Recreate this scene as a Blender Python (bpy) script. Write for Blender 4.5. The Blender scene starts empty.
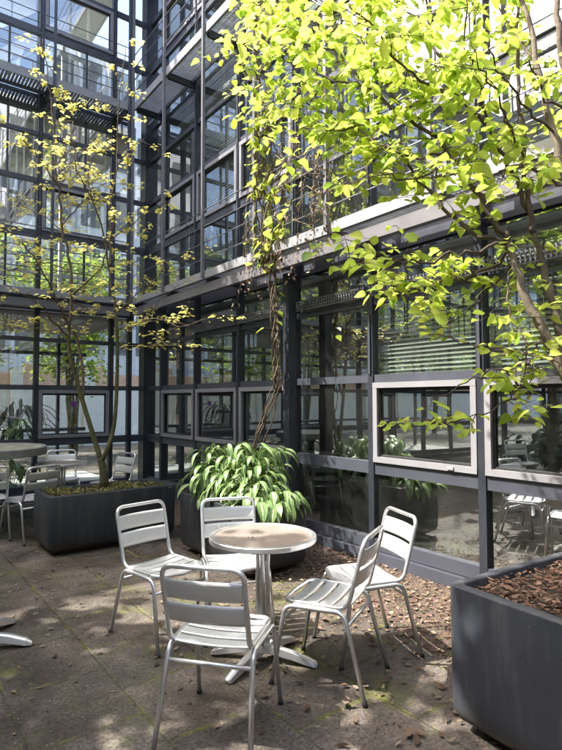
import bpy, math, random
from mathutils import Vector, Matrix
R = math.radians
rnd = random.Random(7)
scene = bpy.context.scene
COL = scene.collection

# ------------------------------------------------------------------ camera model
EYE = 1.55; FPX = 545.8; YAW = R(37.107); PIT = R(2.609); ROL = R(.125)
CAM = Vector((0, 0, EYE))

def ray(px, py):
    x = px - 281; y = -(py - 375)
    c, s = math.cos(ROL), math.sin(ROL)
    x, y = c * x - s * y, s * x + c * y
    r, f, u = x / FPX, 1.0, y / FPX
    cp, sp = math.cos(PIT), math.sin(PIT)
    f, u = f * cp - u * sp, f * sp + u * cp
    return Vector((f * math.sin(YAW) + r * math.cos(YAW), f * math.cos(YAW) - r * math.sin(YAW), u))

def at(px, py, d):
    """point of the place seen at a pixel of the survey photo, d metres deep"""
    return CAM + ray(px, py) * d

# ------------------------------------------------------------------ node helpers
def new_mat(name):
    m = bpy.data.materials.new(name); m.use_nodes = True
    nt = m.node_tree; nt.nodes.clear()
    out = nt.nodes.new('ShaderNodeOutputMaterial')
    return m, nt, out

def nd(nt, typ, **kw):
    n = nt.nodes.new(typ)
    for k, v in kw.items():
        if k in n.inputs: n.inputs[k].default_value = v
        else: setattr(n, k, v)
    return n

def c4(c): return (c[0], c[1], c[2], 1)

def noise(nt, scale, detail=4, rough=.55, coord='Object', vec=None):
    n = nd(nt, 'ShaderNodeTexNoise', Scale=scale, Detail=detail, Roughness=rough)
    if vec is None:
        tc = nd(nt, 'ShaderNodeTexCoord'); vec = tc.outputs[coord]
    nt.links.new(vec, n.inputs['Vector'])
    return n

def ramp(nt, fac, stops):
    r = nd(nt, 'ShaderNodeValToRGB'); e = r.color_ramp.elements
    while len(e) < len(stops): e.new(.5)
    for i, (p, c) in enumerate(stops):
        e[i].position = p; e[i].color = c4(c) if len(c) == 3 else c
    nt.links.new(fac, r.inputs[0]); return r

def mixc(nt, fac, a, b, mode='MIX'):
    m = nd(nt, 'ShaderNodeMix', data_type='RGBA', blend_type=mode)
    for s, v in ((0, fac), (6, a), (7, b)):
        if hasattr(v, 'is_linked') or hasattr(v, 'links'): nt.links.new(v, m.inputs[s])
        elif s == 0: m.inputs[s].default_value = v
        else: m.inputs[s].default_value = c4(v)
    return m.outputs[2]

def bump(nt, h, strength=.3, dist=.01):
    b = nd(nt, 'ShaderNodeBump', Strength=strength, Distance=dist)
    nt.links.new(h, b.inputs['Height']); return b.outputs[0]

def pmat(name, col, rough=.5, metal=0, var=.15, scale=6, bmp=.1, bscale=60, bdist=.004, spec=.5, coat=0):
    """painted / metal / plastic surface with slight tonal wear"""
    m, nt, out = new_mat(name)
    p = nd(nt, 'ShaderNodeBsdfPrincipled', Metallic=metal)
    p.inputs['Specular IOR Level'].default_value = spec
    p.inputs['Coat Weight'].default_value = coat
    n = noise(nt, scale, 6)
    lo = [max(0, c * (1 - var)) for c in col]; hi = [min(1, c * (1 + var)) for c in col]
    r = ramp(nt, n.outputs[0], [(.3, lo), (.7, hi)])
    nt.links.new(r.outputs[0], p.inputs['Base Color'])
    n2 = noise(nt, scale * 3.1, 5)
    rr = ramp(nt, n2.outputs[0], [(.3, (max(0, rough - .08),) * 3), (.75, (min(1, rough + .12),) * 3)])
    nt.links.new(rr.outputs[0], p.inputs['Roughness'])
    if bmp:
        n3 = noise(nt, bscale, 3)
        nt.links.new(bump(nt, n3.outputs[0], bmp, bdist), p.inputs['Normal'])
    nt.links.new(p.outputs[0], out.inputs[0]); return m

M = {}
M['steel_dark'] = pmat('charcoal_paint', (.026, .029, .038), .38, 0, .2, 3, .05)
M['steel_mid'] = pmat('slate_grey_paint', (.060, .064, .082), .38, 0, .15, 3, .05)
M['steel_light'] = pmat('silver_grey_paint', (.25, .245, .262), .38, 0, .08, 3, .04)
M['beam'] = pmat('beam_paint', (.15, .143, .155), .42, 0, .15, 2, .05)
M['edge'] = pmat('pale_galvanised', (.28, .28, .295), .42, 0, .1, 4, .05)
M['galv'] = pmat('galvanised_grating', (.50, .51, .54), .5, .1, .12, 8, 0)
M['post'] = pmat('post_paint', (.15, .15, .165), .4, 0, .1, 4, 0)
M['pale_bar'] = pmat('pale_bar', (.55, .55, .56), .5, 0, .1, 4, 0)
M['screen'] = pmat('sun_screen_metal', (.16, .16, .18), .45, .2, .12, 8, 0)
M['rod'] = pmat('stainless_rod', (.25, .25, .28), .35, .6, .1, 8, 0)
M['alu'] = pmat('brushed_aluminium', (.78, .78, .79), .34, .85, .04, 3, 0)
M['alu_slat'] = pmat('satin_aluminium_slat', (.74, .74, .735), .42, .45, .05, 5, 0)
M['cap'] = pmat('black_rubber', (.02, .02, .02), .7)
M['planter'] = pmat('anthracite_fibreglass', (.032, .036, .046), .45, 0, .22, 2.5, .12, 45, .004)
M['planter_grey'] = pmat('weathered_anthracite', (.052, .056, .070), .55, 0, .18, 3, .25, 60, .004)
M['soil'] = pmat('dark_soil', (.05, .035, .025), .95, 0, .5, 12, .9, 30, .03)
M['bark_l'] = pmat('mossy_bark', (.10, .095, .045), .9, 0, .5, 9, .8, 40, .01)
M['bark_r'] = pmat('brown_bark', (.145, .115, .085), .85, 0, .35, 9, .6, 45, .008)
M['bark_d'] = pmat('dark_twig', (.085, .058, .045), .8, 0, .3, 9, .3, 60, .004)
M['bark_v'] = pmat('vine_bark', (.13, .095, .065), .9, 0, .4, 14, .8, 50, .01)
M['int_floor'] = pmat('office_carpet', (.09, .09, .085), .9)
M['int_wall'] = pmat('office_plaster', (.38, .38, .36), .9, 0, .05)
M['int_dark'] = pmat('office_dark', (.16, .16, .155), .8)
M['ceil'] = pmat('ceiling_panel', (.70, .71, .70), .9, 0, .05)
M['blind'] = pmat('blind_slat', (.50, .53, .48), .55, 0, .05)
M['peach'] = None
M['white_wall'] = pmat('white_render', (.78, .77, .74), .85, 0, .06)
M['rubber'] = pmat('wood_dark', (.05, .04, .03), .6)
M['roof'] = pmat('roof_felt', (.12, .12, .12), .9)
M['purple'] = pmat('purple_sticker', (.22, .05, .30), .5)
M['sofa'] = pmat('desk_grey', (.16, .16, .17), .6)

def glass_mat(name, tint, base, power=3.2, gain=.85, wob=.0):
    m, nt, out = new_mat(name)
    tr = nd(nt, 'ShaderNodeBsdfTransparent', Color=c4(tint))
    gl = nd(nt, 'ShaderNodeBsdfGlossy', Color=(.93, .96, .98, 1), Roughness=0.0)
    lw = nd(nt, 'ShaderNodeLayerWeight', Blend=.5)
    pw = nd(nt, 'ShaderNodeMath', operation='POWER'); pw.inputs[1].default_value = power
    nt.links.new(lw.outputs['Facing'], pw.inputs[0])
    ma = nd(nt, 'ShaderNodeMath', operation='MULTIPLY_ADD', use_clamp=True)
    nt.links.new(pw.outputs[0], ma.inputs[0]); ma.inputs[1].default_value = gain; ma.inputs[2].default_value = base
    mx = nd(nt, 'ShaderNodeMixShader')
    nt.links.new(ma.outputs[0], mx.inputs[0]); nt.links.new(tr.outputs[0], mx.inputs[1]); nt.links.new(gl.outputs[0], mx.inputs[2])
    if wob:
        dn = noise(nt, 1.7, 9, .72); fine = noise(nt, 120, 2)
        dr = ramp(nt, dn.outputs[0], [(.35, (.002,) * 3), (.75, (.030,) * 3)])
        df = nd(nt, 'ShaderNodeBsdfDiffuse', Color=(.62, .64, .60, 1))
        m2_ = nd(nt, 'ShaderNodeMixShader'); nt.links.new(dr.outputs[0], m2_.inputs[0])
        nt.links.new(mx.outputs[0], m2_.inputs[1]); nt.links.new(df.outputs[0], m2_.inputs[2]); mx = m2_
        n = noise(nt, 1.3, 1)
        nt.links.new(bump(nt, n.outputs[0], wob, .02), gl.inputs['Normal'])
    nt.links.new(mx.outputs[0], out.inputs[0]); return m
M['glass_office'] = glass_mat('office_glazing', (.72, .78, .73), .42, gain=.6, wob=.06)
M['glass_link'] = glass_mat('corridor_glazing', (.80, .86, .83), .16, wob=.06)
M['glass_upper'] = glass_mat('upper_glazing', (.80, .86, .83), .30, wob=.08)

def leaf_mat(name, cols, trans=.45, rough=.45, strength_var=True):
    """leaf with colour varying leaf by leaf (random per island) and light passing through"""
    m, nt, out = new_mat(name)
    g = nd(nt, 'ShaderNodeNewGeometry')
    r = ramp(nt, g.outputs['Random Per Island'], [(i / (len(cols) - 1), c) for i, c in enumerate(cols)])
    n = noise(nt, 30, 3)
    col = mixc(nt, .25, r.outputs[0], n.outputs[0], 'SOFT_LIGHT')
    p = nd(nt, 'ShaderNodeBsdfPrincipled', Roughness=rough)
    p.inputs['Specular IOR Level'].default_value = .35
    t = nd(nt, 'ShaderNodeBsdfTranslucent')
    nt.links.new(col, p.inputs['Base Color']); nt.links.new(col, t.inputs['Color'])
    mx = nd(nt, 'ShaderNodeMixShader', Fac=trans)
    nt.links.new(p.outputs[0], mx.inputs[1]); nt.links.new(t.outputs[0], mx.inputs[2])
    nt.links.new(mx.outputs[0], out.inputs[0]); return m
M['leaf_r'] = leaf_mat('spring_leaf', [(.26, .40, .06), (.50, .64, .09), (.62, .71, .12), (.72, .77, .18), (.42, .56, .08), (.57, .68, .11)], .62)
M['leaf_v'] = leaf_mat('vine_leaf', [(.34, .44, .06), (.50, .60, .09), (.62, .68, .13)], .5)
M['leaf_l'] = leaf_mat('young_yellow_leaf', [(.60, .54, .14), (.76, .70, .22), (.82, .78, .32), (.56, .58, .16)], .5)
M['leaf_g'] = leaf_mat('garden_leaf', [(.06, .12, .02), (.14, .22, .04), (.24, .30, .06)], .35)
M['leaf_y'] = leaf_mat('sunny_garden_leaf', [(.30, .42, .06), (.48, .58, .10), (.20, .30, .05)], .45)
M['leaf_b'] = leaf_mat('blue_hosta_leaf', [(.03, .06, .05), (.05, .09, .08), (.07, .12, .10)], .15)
M['dry_leaf'] = leaf_mat('dry_leaf', [(.07, .045, .03), (.16, .10, .065), (.23, .16, .11), (.30, .235, .17), (.10, .06, .04)], .1, .7)
M['chip'] = leaf_mat('cedar_chip', [(.10, .05, .035), (.24, .13, .085), (.38, .25, .17), (.16, .08, .055)], 0, .8)
M['moss'] = leaf_mat('moss_tuft', [(.09, .11, .03), (.20, .21, .06), (.28, .27, .10), (.15, .11, .06), (.22, .16, .10)], .2, .8)

def planter_mat(name, col, dust, amount):
    """moulded planter: dusty streaks, scuffs and dried soil splashes near the foot"""
    m, nt, out = new_mat(name)
    tc = nd(nt, 'ShaderNodeTexCoord')
    mp = nd(nt, 'ShaderNodeMapping'); mp.inputs['Scale'].default_value = (9, 9, 1.1)
    nt.links.new(tc.outputs['Object'], mp.inputs[0])
    st_ = noise(nt, 1.6, 8, .7, vec=mp.outputs[0]); cl = noise(nt, 3.0, 7, .65); fi = noise(nt, 70, 5, .7)
    base = ramp(nt, cl.outputs[0], [(.3, [c * .8 for c in col]), (.7, [c * 1.25 for c in col])])
    sr = ramp(nt, st_.outputs[0], [(.47, (0, 0, 0)), (.68, (amount * 1.3,) * 3)])
    c = mixc(nt, sr.outputs[0], base.outputs[0], dust)
    sx = nd(nt, 'ShaderNodeSeparateXYZ'); nt.links.new(tc.outputs['Object'], sx.inputs[0])
    ad = nd(nt, 'ShaderNodeMath', operation='MULTIPLY_ADD'); nt.links.new(fi.outputs[0], ad.inputs[0]); ad.inputs[1].default_value = .28
    nt.links.new(sx.outputs[2], ad.inputs[2])
    sp = ramp(nt, ad.outputs[0], [(.17, (.75,) * 3), (.27, (0, 0, 0))])
    c = mixc(nt, sp.outputs[0], c, (.11, .09, .07))
    vo = nd(nt, 'ShaderNodeTexVoronoi', Scale=17.0); nt.links.new(tc.outputs['Object'], vo.inputs['Vector'])
    sk = ramp(nt, vo.outputs['Distance'], [(.03, (.5,) * 3), (.07, (0, 0, 0))])
    c = mixc(nt, sk.outputs[0], c, (.22, .21, .20))
    p = nd(nt, 'ShaderNodeBsdfPrincipled')
    rr = ramp(nt, cl.outputs[0], [(.3, (.42,) * 3), (.7, (.62,) * 3)])
    nt.links.new(rr.outputs[0], p.inputs['Roughness']); nt.links.new(c, p.inputs['Base Color'])
    nt.links.new(bump(nt, fi.outputs[0], .22, .004), p.inputs['Normal'])
    nt.links.new(p.outputs[0], out.inputs[0]); return m
M['planter'] = planter_mat('anthracite_fibreglass', (.024, .027, .034), (.085, .085, .085), .45)
M['planter_grey'] = planter_mat('weathered_anthracite', (.040, .044, .056), (.10, .10, .105), .5)

def hosta_mat():
    m, nt, out = new_mat('variegated_leaf')
    uv = nd(nt, 'ShaderNodeUVMap'); uv.uv_map = 'UVMap'
    sx = nd(nt, 'ShaderNodeSeparateXYZ'); nt.links.new(uv.outputs[0], sx.inputs[0])
    n = noise(nt, 22, 3)
    ab = nd(nt, 'ShaderNodeMath', operation='MULTIPLY_ADD'); nt.links.new(n.outputs[0], ab.inputs[0])
    ab.inputs[1].default_value = .5; nt.links.new(sx.outputs[0], ab.inputs[2])
    g = nd(nt, 'ShaderNodeNewGeometry')
    a2 = nd(nt, 'ShaderNodeMath', operation='MULTIPLY_ADD'); nt.links.new(g.outputs['Random Per Island'], a2.inputs[0])
    a2.inputs[1].default_value = .28; nt.links.new(ab.outputs[0], a2.inputs[2])
    r = ramp(nt, a2.outputs[0], [(.36, (.66, .70, .46)), (.52, (.38, .48, .22)), (.68, (.13, .22, .07)), (.98, (.19, .31, .10))])
    p = nd(nt, 'ShaderNodeBsdfPrincipled', Roughness=.32)
    t = nd(nt, 'ShaderNodeBsdfTranslucent')
    nt.links.new(r.outputs[0], p.inputs['Base Color']); nt.links.new(r.outputs[0], t.inputs['Color'])
    mx = nd(nt, 'ShaderNodeMixShader', Fac=.25)
    nt.links.new(p.outputs[0], mx.inputs[1]); nt.links.new(t.outputs[0], mx.inputs[2])
    nt.links.new(mx.outputs[0], out.inputs[0]); return m
M['hosta'] = hosta_mat()

def brick_mat():
    m, nt, out = new_mat('peach_brick')
    tc = nd(nt, 'ShaderNodeTexCoord')
    mp = nd(nt, 'ShaderNodeMapping'); mp.inputs['Rotation'].default_value = (R(90), 0, 0)
    nt.links.new(tc.outputs['Object'], mp.inputs[0])
    b = nd(nt, 'ShaderNodeTexBrick', Scale=1.0); b.inputs['Color1'].default_value = (.66, .38, .27, 1)
    b.inputs['Color2'].default_value = (.74, .47, .35, 1); b.inputs['Mortar'].default_value = (.62, .52, .44, 1)
    b.inputs['Brick Width'].default_value = .3; b.inputs['Row Height'].default_value = .1; b.inputs['Mortar Size'].default_value = .008
    nt.links.new(mp.outputs[0], b.inputs['Vector'])
    p = nd(nt, 'ShaderNodeBsdfPrincipled', Roughness=.9)
    nt.links.new(b.outputs[0], p.inputs['Base Color']); nt.links.new(p.outputs[0], out.inputs[0]); return m
M['peach'] = brick_mat()

def ground_mat():
    m, nt, out = new_mat('mossy_pavers')
    g = nd(nt, 'ShaderNodeNewGeometry')
    sx = nd(nt, 'ShaderNodeSeparateXYZ'); nt.links.new(g.outputs['Position'], sx.inputs[0])
    wob = noise(nt, 7, 4, vec=g.outputs['Position'])
    def m2(op, a, b=None, c=None):
        q = nd(nt, 'ShaderNodeMath', operation=op)
        for i, v in enumerate((a, b, c)):
            if v is None: continue
            if isinstance(v, (int, float)): q.inputs[i].default_value = v
            else: nt.links.new(v, q.inputs[i])
        return q.outputs[0]
    def joint(co, off, size):
        x = m2('ADD', co, -off + 50 * size); x = m2('DIVIDE', x, size)
        x = m2('ADD', x, m2('MULTIPLY', m2('SUBTRACT', wob.outputs[0], .5), .05))
        fr = m2('FRACT', x); d = m2('MINIMUM', fr, m2('SUBTRACT', 1.0, fr))
        return m2('MULTIPLY', d, size), m2('FLOOR', x)
    dx, ix = joint(sx.outputs[0], .61, .52)
    # every other column is shifted half a slab
    sh = m2('MULTIPLY', m2('MODULO', ix, 2), .285)
    dy, iy = joint(m2('ADD', sx.outputs[1], sh), 3.2, .57)
    d = m2('MINIMUM', dx, dy)
    cell = nd(nt, 'ShaderNodeCombineXYZ'); nt.links.new(ix, cell.inputs[0]); nt.links.new(iy, cell.inputs[1])
    wn = nd(nt, 'ShaderNodeTexWhiteNoise', noise_dimensions='3D'); nt.links.new(cell.outputs[0], wn.inputs[0])
    base = noise(nt, 2.2, 8, .65, vec=g.outputs['Position'])
    cb = ramp(nt, base.outputs[0], [(.34, (.044, .035, .028)), (.46, (.096, .078, .064)), (.56, (.145, .121, .101)), (.72, (.25, .215, .183))])
    tone = ramp(nt, wn.outputs[0], [(0, (.82, .82, .82)), (1, (1.12, 1.1, 1.08))])
    col = mixc(nt, 1.0, cb.outputs[0], tone.outputs[0], 'MULTIPLY')
    fine = noise(nt, 55, 6, .7, vec=g.outputs['Position'])
    fr_ = ramp(nt, fine.outputs[0], [(.36, (.12,) * 3), (.64, (.88,) * 3)])
    col = mixc(nt, .75, col, fr_.outputs[0], 'OVERLAY')
    vor = nd(nt, 'ShaderNodeTexVoronoi', Scale=130.0); nt.links.new(g.outputs['Position'], vor.inputs['Vector'])
    pe = ramp(nt, vor.outputs['Distance'], [(.0, (.80,) * 3), (.5, (.42,) * 3)])
    col = mixc(nt, .6, col, pe.outputs[0], 'OVERLAY')
    stn = noise(nt, .9, 6, .6, vec=g.outputs['Position'])
    sr_ = ramp(nt, stn.outputs[0], [(.40, (.55, .53, .50)), (.55, (1, 1, 1))])
    col = mixc(nt, .8, col, sr_.outputs[0], 'MULTIPLY')
    spots = nd(nt, 'ShaderNodeTexVoronoi', Scale=14.0); nt.links.new(g.outputs['Position'], spots.inputs['Vector'])
    sp = ramp(nt, spots.outputs['Distance'], [(.05, (1, 1, 1)), (.13, (0, 0, 0))])
    sn = noise(nt, 3.1, 2, vec=g.outputs['Position'])
    sg = ramp(nt, sn.outputs[0], [(.52, (0, 0, 0)), (.6, (.55, .55, .55))])
    lich = mixc(nt, 1.0, sp.outputs[0], sg.outputs[0], 'MULTIPLY')
    col = mixc(nt, lich, col, (.27, .255, .215))
    # dark joint and moss beside it
    jm = ramp(nt, d, [(.003, (.7, .7, .7)), (.008, (0, 0, 0))])
    col = mixc(nt, jm.outputs[0], col, (.035, .03, .02))
    mn = noise(nt, 2.6, 5, .7, vec=g.outputs['Position'])
    mj = ramp(nt, d, [(.004, (1, 1, 1)), (.022, (0, 0, 0))])
    mm = ramp(nt, mn.outputs[0], [(.50, (0, 0, 0)), (.66, (.8, .8, .8))])
    mask = mixc(nt, 1.0, mj.outputs[0], mm.outputs[0], 'MULTIPLY')
    mossc = ramp(nt, fine.outputs[0], [(.35, (.10, .12, .015)), (.65, (.26, .27, .03))])
    col = mixc(nt, mask, col, mossc.outputs[0])
    # broad mossy areas
    bn = noise(nt, 1.6, 10, .75, vec=g.outputs['Position'])
    bm = ramp(nt, bn.outputs[0], [(.53, (0, 0, 0)), (.64, (.7, .7, .7))])
    col = mixc(nt, bm.outputs[0], col, (.12, .125, .035))
    p = nd(nt, 'ShaderNodeBsdfPrincipled')
    rr = ramp(nt, base.outputs[0], [(.3, (.62, .62, .62)), (.7, (.88, .88, .88))])
    nt.links.new(rr.outputs[0], p.inputs['Roughness'])
    nt.links.new(col, p.inputs['Base Color'])
    jr = ramp(nt, d, [(.002, (0, 0, 0)), (.014, (1, 1, 1))])
    hh = m2('ADD', m2('MULTIPLY', fine.outputs[0], .35), m2('MULTIPLY', jr.outputs[0], 1.0))
    nt.links.new(bump(nt, hh, .6, .008), p.inputs['Normal'])
    nt.links.new(p.outputs[0], out.inputs[0]); return m
M['ground'] = ground_mat()

def bed_mat():
    m, nt, out = new_mat('leafy_earth')
    n = noise(nt, 9, 8, .7); n2 = nd(nt, 'ShaderNodeTexVoronoi', Scale=60.0)
    tc = nd(nt, 'ShaderNodeTexCoord'); nt.links.new(tc.outputs['Object'], n2.inputs['Vector'])
    r = ramp(nt, n.outputs[0], [(.3, (.045, .03, .02)), (.6, (.12, .085, .06)), (.8, (.2, .16, .12))])
    c = mixc(nt, .35, r.outputs[0], n2.outputs['Color'], 'SOFT_LIGHT')
    p = nd(nt, 'ShaderNodeBsdfPrincipled', Roughness=.95)
    nt.links.new(c, p.inputs['Base Color']); nt.links.new(bump(nt, n2.outputs['Distance'], .9, .015), p.inputs['Normal'])
    nt.links.new(p.outputs[0], out.inputs[0]); return m
M['bed'] = bed_mat()

def tabletop_mat():
    m, nt, out = new_mat('turned_steel_top')
    tc = nd(nt, 'ShaderNodeTexCoord')
    v = nd(nt, 'ShaderNodeTexVoronoi', Scale=26.0); v.inputs['Randomness'].default_value = 0
    nt.links.new(tc.outputs['Object'], v.inputs['Vector'])
    r = ramp(nt, v.outputs['Distance'], [(.1, (.46, .37, .32)), (.6, (.58, .48, .42))])
    n = noise(nt, 12, 5)
    c = mixc(nt, .5, r.outputs[0], n.outputs[0], 'SOFT_LIGHT')
    p = nd(nt, 'ShaderNodeBsdfPrincipled', Metallic=.55, Roughness=.36)
    nt.links.new(c, p.inputs['Base Color'])
    nt.links.new(bump(nt, v.outputs['Distance'], .15, .003), p.inputs['Normal'])
    nt.links.new(p.outputs[0], out.inputs[0]); return m
M['tabletop'] = tabletop_mat()
M['stone_top'] = pmat('mossy_stone_top', (.40, .38, .28), .85, 0, .45, 9, .5, 40, .006)
M['stone_side'] = pmat('grey_stone_edge', (.30, .30, .28), .8, 0, .2, 9, .4, 40, .006)

# ------------------------------------------------------------------ mesh builder
class MB:
    def __init__(s): s.v = []; s.f = []; s.uv = []; s.smooth = []; s.mi = []
    def face(s, idx, sm=False, mi=0): s.f.append(idx); s.smooth.append(sm); s.mi.append(mi)
    def box(s, x0, x1, y0, y1, z0, z1, mi=0):
        x0, x1 = sorted((x0, x1)); y0, y1 = sorted((y0, y1)); z0, z1 = sorted((z0, z1))
        b = len(s.v)
        s.v += [(x0, y0, z0), (x1, y0, z0), (x1, y1, z0), (x0, y1, z0), (x0, y0, z1), (x1, y0, z1), (x1, y1, z1), (x0, y1, z1)]
        for q in ((3, 2, 1, 0), (4, 5, 6, 7), (0, 1, 5, 4), (1, 2, 6, 5), (2, 3, 7, 6), (3, 0, 4, 7)):
            s.face([b + i for i in q], False, mi)
        return s
    def bar(s, a, b, w, h, up=(0, 0, 1)):
        a = Vector(a); b = Vector(b); d = (b - a).normalized(); u = Vector(up)
        if abs(d.dot(u)) > .98: u = Vector((1, 0, 0))
        sd = d.cross(u).normalized(); u = sd.cross(d)
        k = len(s.v)
        for p in (a, b):
            for i, j in ((-1, -1), (1, -1), (1, 1), (-1, 1)): s.v.append(tuple(p + sd * (w / 2 * i) + u * (h / 2 * j)))
        for q in ((3, 2, 1, 0), (4, 5, 6, 7), (0, 1, 5, 4), (1, 2, 6, 5), (2, 3, 7, 6), (3, 0, 4, 7)): s.face([k + i for i in q])
        return s
    def tube(s, pts, rad, n=8, closed=False, flat=1.0):
        pts = [Vector(p) for p in pts]
        if len(pts) < 2: return s
        rads = rad if isinstance(rad, (list, tuple)) else [rad] * len(pts)
        k0 = len(s.v); N = len(pts); ref = None
        for i, p in enumerate(pts):
            if closed: d = pts[(i + 1) % N] - pts[i - 1]
            elif i == 0: d = pts[1] - p
            elif i == N - 1: d = p - pts[-2]
            else: d = pts[i + 1] - pts[i - 1]
            if d.length < 1e-9: d = Vector((0, 0, 1))
            d.normalize()
            if ref is None:
                ref = Vector((0, 0, 1)) if abs(d.z) < .9 else Vector((1, 0, 0))
            a = ref - d * ref.dot(d)
            if a.length < 1e-6: a = d.orthogonal()
            a.normalize(); ref = a; b = d.cross(a)
            for j in range(n):
                t = 2 * math.pi * j / n
                s.v.append(tuple(p + a * (math.cos(t) * rads[i]) + b * (math.sin(t) * rads[i] * flat)))
        for i in range(N if closed else N - 1):
            for j in range(n):
                i2 = (i + 1) % N; j2 = (j + 1) % n
                s.face([k0 + i * n + j, k0 + i * n + j2, k0 + i2 * n + j2, k0 + i2 * n + j], True)
        if not closed:
            s.face([k0 + j for j in range(n)][::-1]); s.face([k0 + (N - 1) * n + j for j in range(n)])
        return s
    def lathe(s, prof, cx=0, cy=0, n=40, mis=None):
        k = len(s.v)
        for r, z in prof:
            for j in range(n):
                t = 2 * math.pi * j / n; s.v.append((cx + r * math.cos(t), cy + r * math.sin(t), z))
        for i in range(len(prof) - 1):
            for j in range(n):
                j2 = (j + 1) % n
                s.face([k + i * n + j, k + i * n + j2, k + (i + 1) * n + j2, k + (i + 1) * n + j], False, mis[i] if mis else 0)
        return s
    def loft(s, rings, cap0=True, cap1=True, sm=True):
        k = len(s.v); n = len(rings[0])
        for r in rings: s.v += [tuple(p) for p in r]
        for i in range(len(rings) - 1):
            for j in range(n):
                j2 = (j + 1) % n
                s.face([k + i * n + j, k + i * n + j2, k + (i + 1) * n + j2, k + (i + 1) * n + j], sm)
        if cap0: s.face([k + j for j in range(n)][::-1])
        if cap1: s.face([k + (len(rings) - 1) * n + j for j in range(n)])
        return s
    def build(s, name, mat, parent=None, loc=None, auto=None):
        me = bpy.data.meshes.new(name); me.from_pydata(s.v, [], s.f)
        mats = mat if isinstance(mat, (list, tuple)) else [mat]
        for mm in mats: me.materials.append(mm)
        me.polygons.foreach_set('use_smooth', s.smooth)
        me.polygons.foreach_set('material_index', s.mi)
        if s.uv:
            l = me.uv_layers.new(name='UVMap'); flat = []
            for lp in me.loops: flat += s.uv[lp.vertex_index]
            l.data.foreach_set('uv', flat)
        me.update()
        o = bpy.data.objects.new(name, me); COL.objects.link(o)
        if parent is not None:
            o.parent = parent
        if loc: o.location = loc
        return o

def tag(o, label=None, cat=None, group=None, kind=None):
    if label: o['label'] = label
    if cat: o['category'] = cat
    if group: o['group'] = group
    if kind: o['kind'] = kind
    return o

def thing(name, label, cat, loc=(0, 0, 0), rz=0, group=None):
    o = bpy.data.objects.new(name, None); COL.objects.link(o); o.empty_display_size = .2
    o.location = loc; o.rotation_euler = (0, 0, rz)
    return tag(o, label, cat, group)

def copy_thing(src, loc, rz, label, group=None):
    r = src.copy(); COL.objects.link(r); r.location = loc; r.rotation_euler = (0, 0, rz); r['label'] = label
    if group: r['group'] = group
    for ch in list(src.children):
        c = ch.copy(); COL.objects.link(c); c.parent = r
        for g in list(ch.children):
            d = g.copy(); COL.objects.link(d); d.parent = c
    return r

def smooth_path(pts, sub=4):
    """Catmull-Rom through points"""
    P = [Vector(p) for p in pts]
    if len(P) < 3: return P
    out = []
    for i in range(len(P) - 1):
        p0 = P[max(i - 1, 0)]; p1 = P[i]; p2 = P[i + 1]; p3 = P[min(i + 2, len(P) - 1)]
        for k in range(sub):
            t = k / sub; t2 = t * t; t3 = t2 * t
            out.append(.5 * ((2 * p1) + (-p0 + p2) * t + (2 * p0 - 5 * p1 + 4 * p2 - p3) * t2 + (-p0 + 3 * p1 - 3 * p2 + p3) * t3))
    out.append(P[-1]); return out

def fillet(pts, r, n=5):
    """polyline with rounded corners"""
    P = [Vector(p) for p in pts]; out = [P[0]]
    for i in range(1, len(P) - 1):
        a = (P[i - 1] - P[i]); b = (P[i + 1] - P[i])
        ra = min(r, a.length * .49, b.length * .49)
        s = P[i] + a.normalized() * ra; e = P[i] + b.normalized() * ra
        for k in range(n + 1):
            t = k / n; out.append(s * (1 - t) ** 2 + P[i] * 2 * t * (1 - t) + e * t * t)
    out.append(P[-1]); return out

# ------------------------------------------------------------------ setting
g = MB(); S = 80
g.v = [(-S, -S, 0), (S, -S, 0), (S, S, 0), (-S, S, 0)]; g.face([0, 1, 2, 3])
tag(g.build('ground', M['ground']), 'worn stone paving of the courtyard with mossy joints', 'ground', kind='structure')
# earth strip along the office glazing
g = MB(); n = 60; ys = [-1 + i * (8.9 + 1) / n for i in range(n + 1)]
for y in ys:
    e = 2.95 + .10 * math.sin(y * 2.1) + .06 * math.sin(y * 7.3 + 1) + rnd.uniform(-.03, .03)
    g.v += [(e, y, .004), (e + .12, y, .014), (3.83, y, .016)]
for i in range(n):
    for k in range(2): g.face([i * 3 + k, i * 3 + k + 1, (i + 1) * 3 + k + 1, (i + 1) * 3 + k], True)
tag(g.build('planting_bed', M['bed']), 'strip of bare earth along the foot of the glazed wall', 'ground', kind='structure')

# ------------------------------------------------------------------ facades
FL = 3.27
WX = 3.905; DY = 9.07

def make_map(kind, plane, sgn):
    # local (s along, d out towards the courtyard, z) -> world box
    if kind == 'x':
        return lambda mb, s0, s1, d0, d1, z0, z1: mb.box(plane + sgn * d0, plane + sgn * d1, s0, s1, z0, z1)
    return lambda mb, s0, s1, d0, d1, z0, z1: mb.box(s0, s1, plane + sgn * d0, plane + sgn * d1, z0, z1)

def pane(kind, plane, sgn, s0, s1, z0, z1, mat, name, parent, d=.0, tilt=0):
    mb = MB(); a = plane + sgn * d
    t = rnd.uniform(-.004, .004)
    if kind == 'x': mb.v = [(a + t, s0, z0), (a - t, s1, z0), (a - t, s1, z1), (a + t, s0, z1)]
    else: mb.v = [(s0, a + t, z0), (s1, a - t, z0), (s1, a - t, z1), (s0, a + t, z1)]
    mb.face([0, 1, 2, 3]); return mb.build(name, mat, parent)

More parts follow.
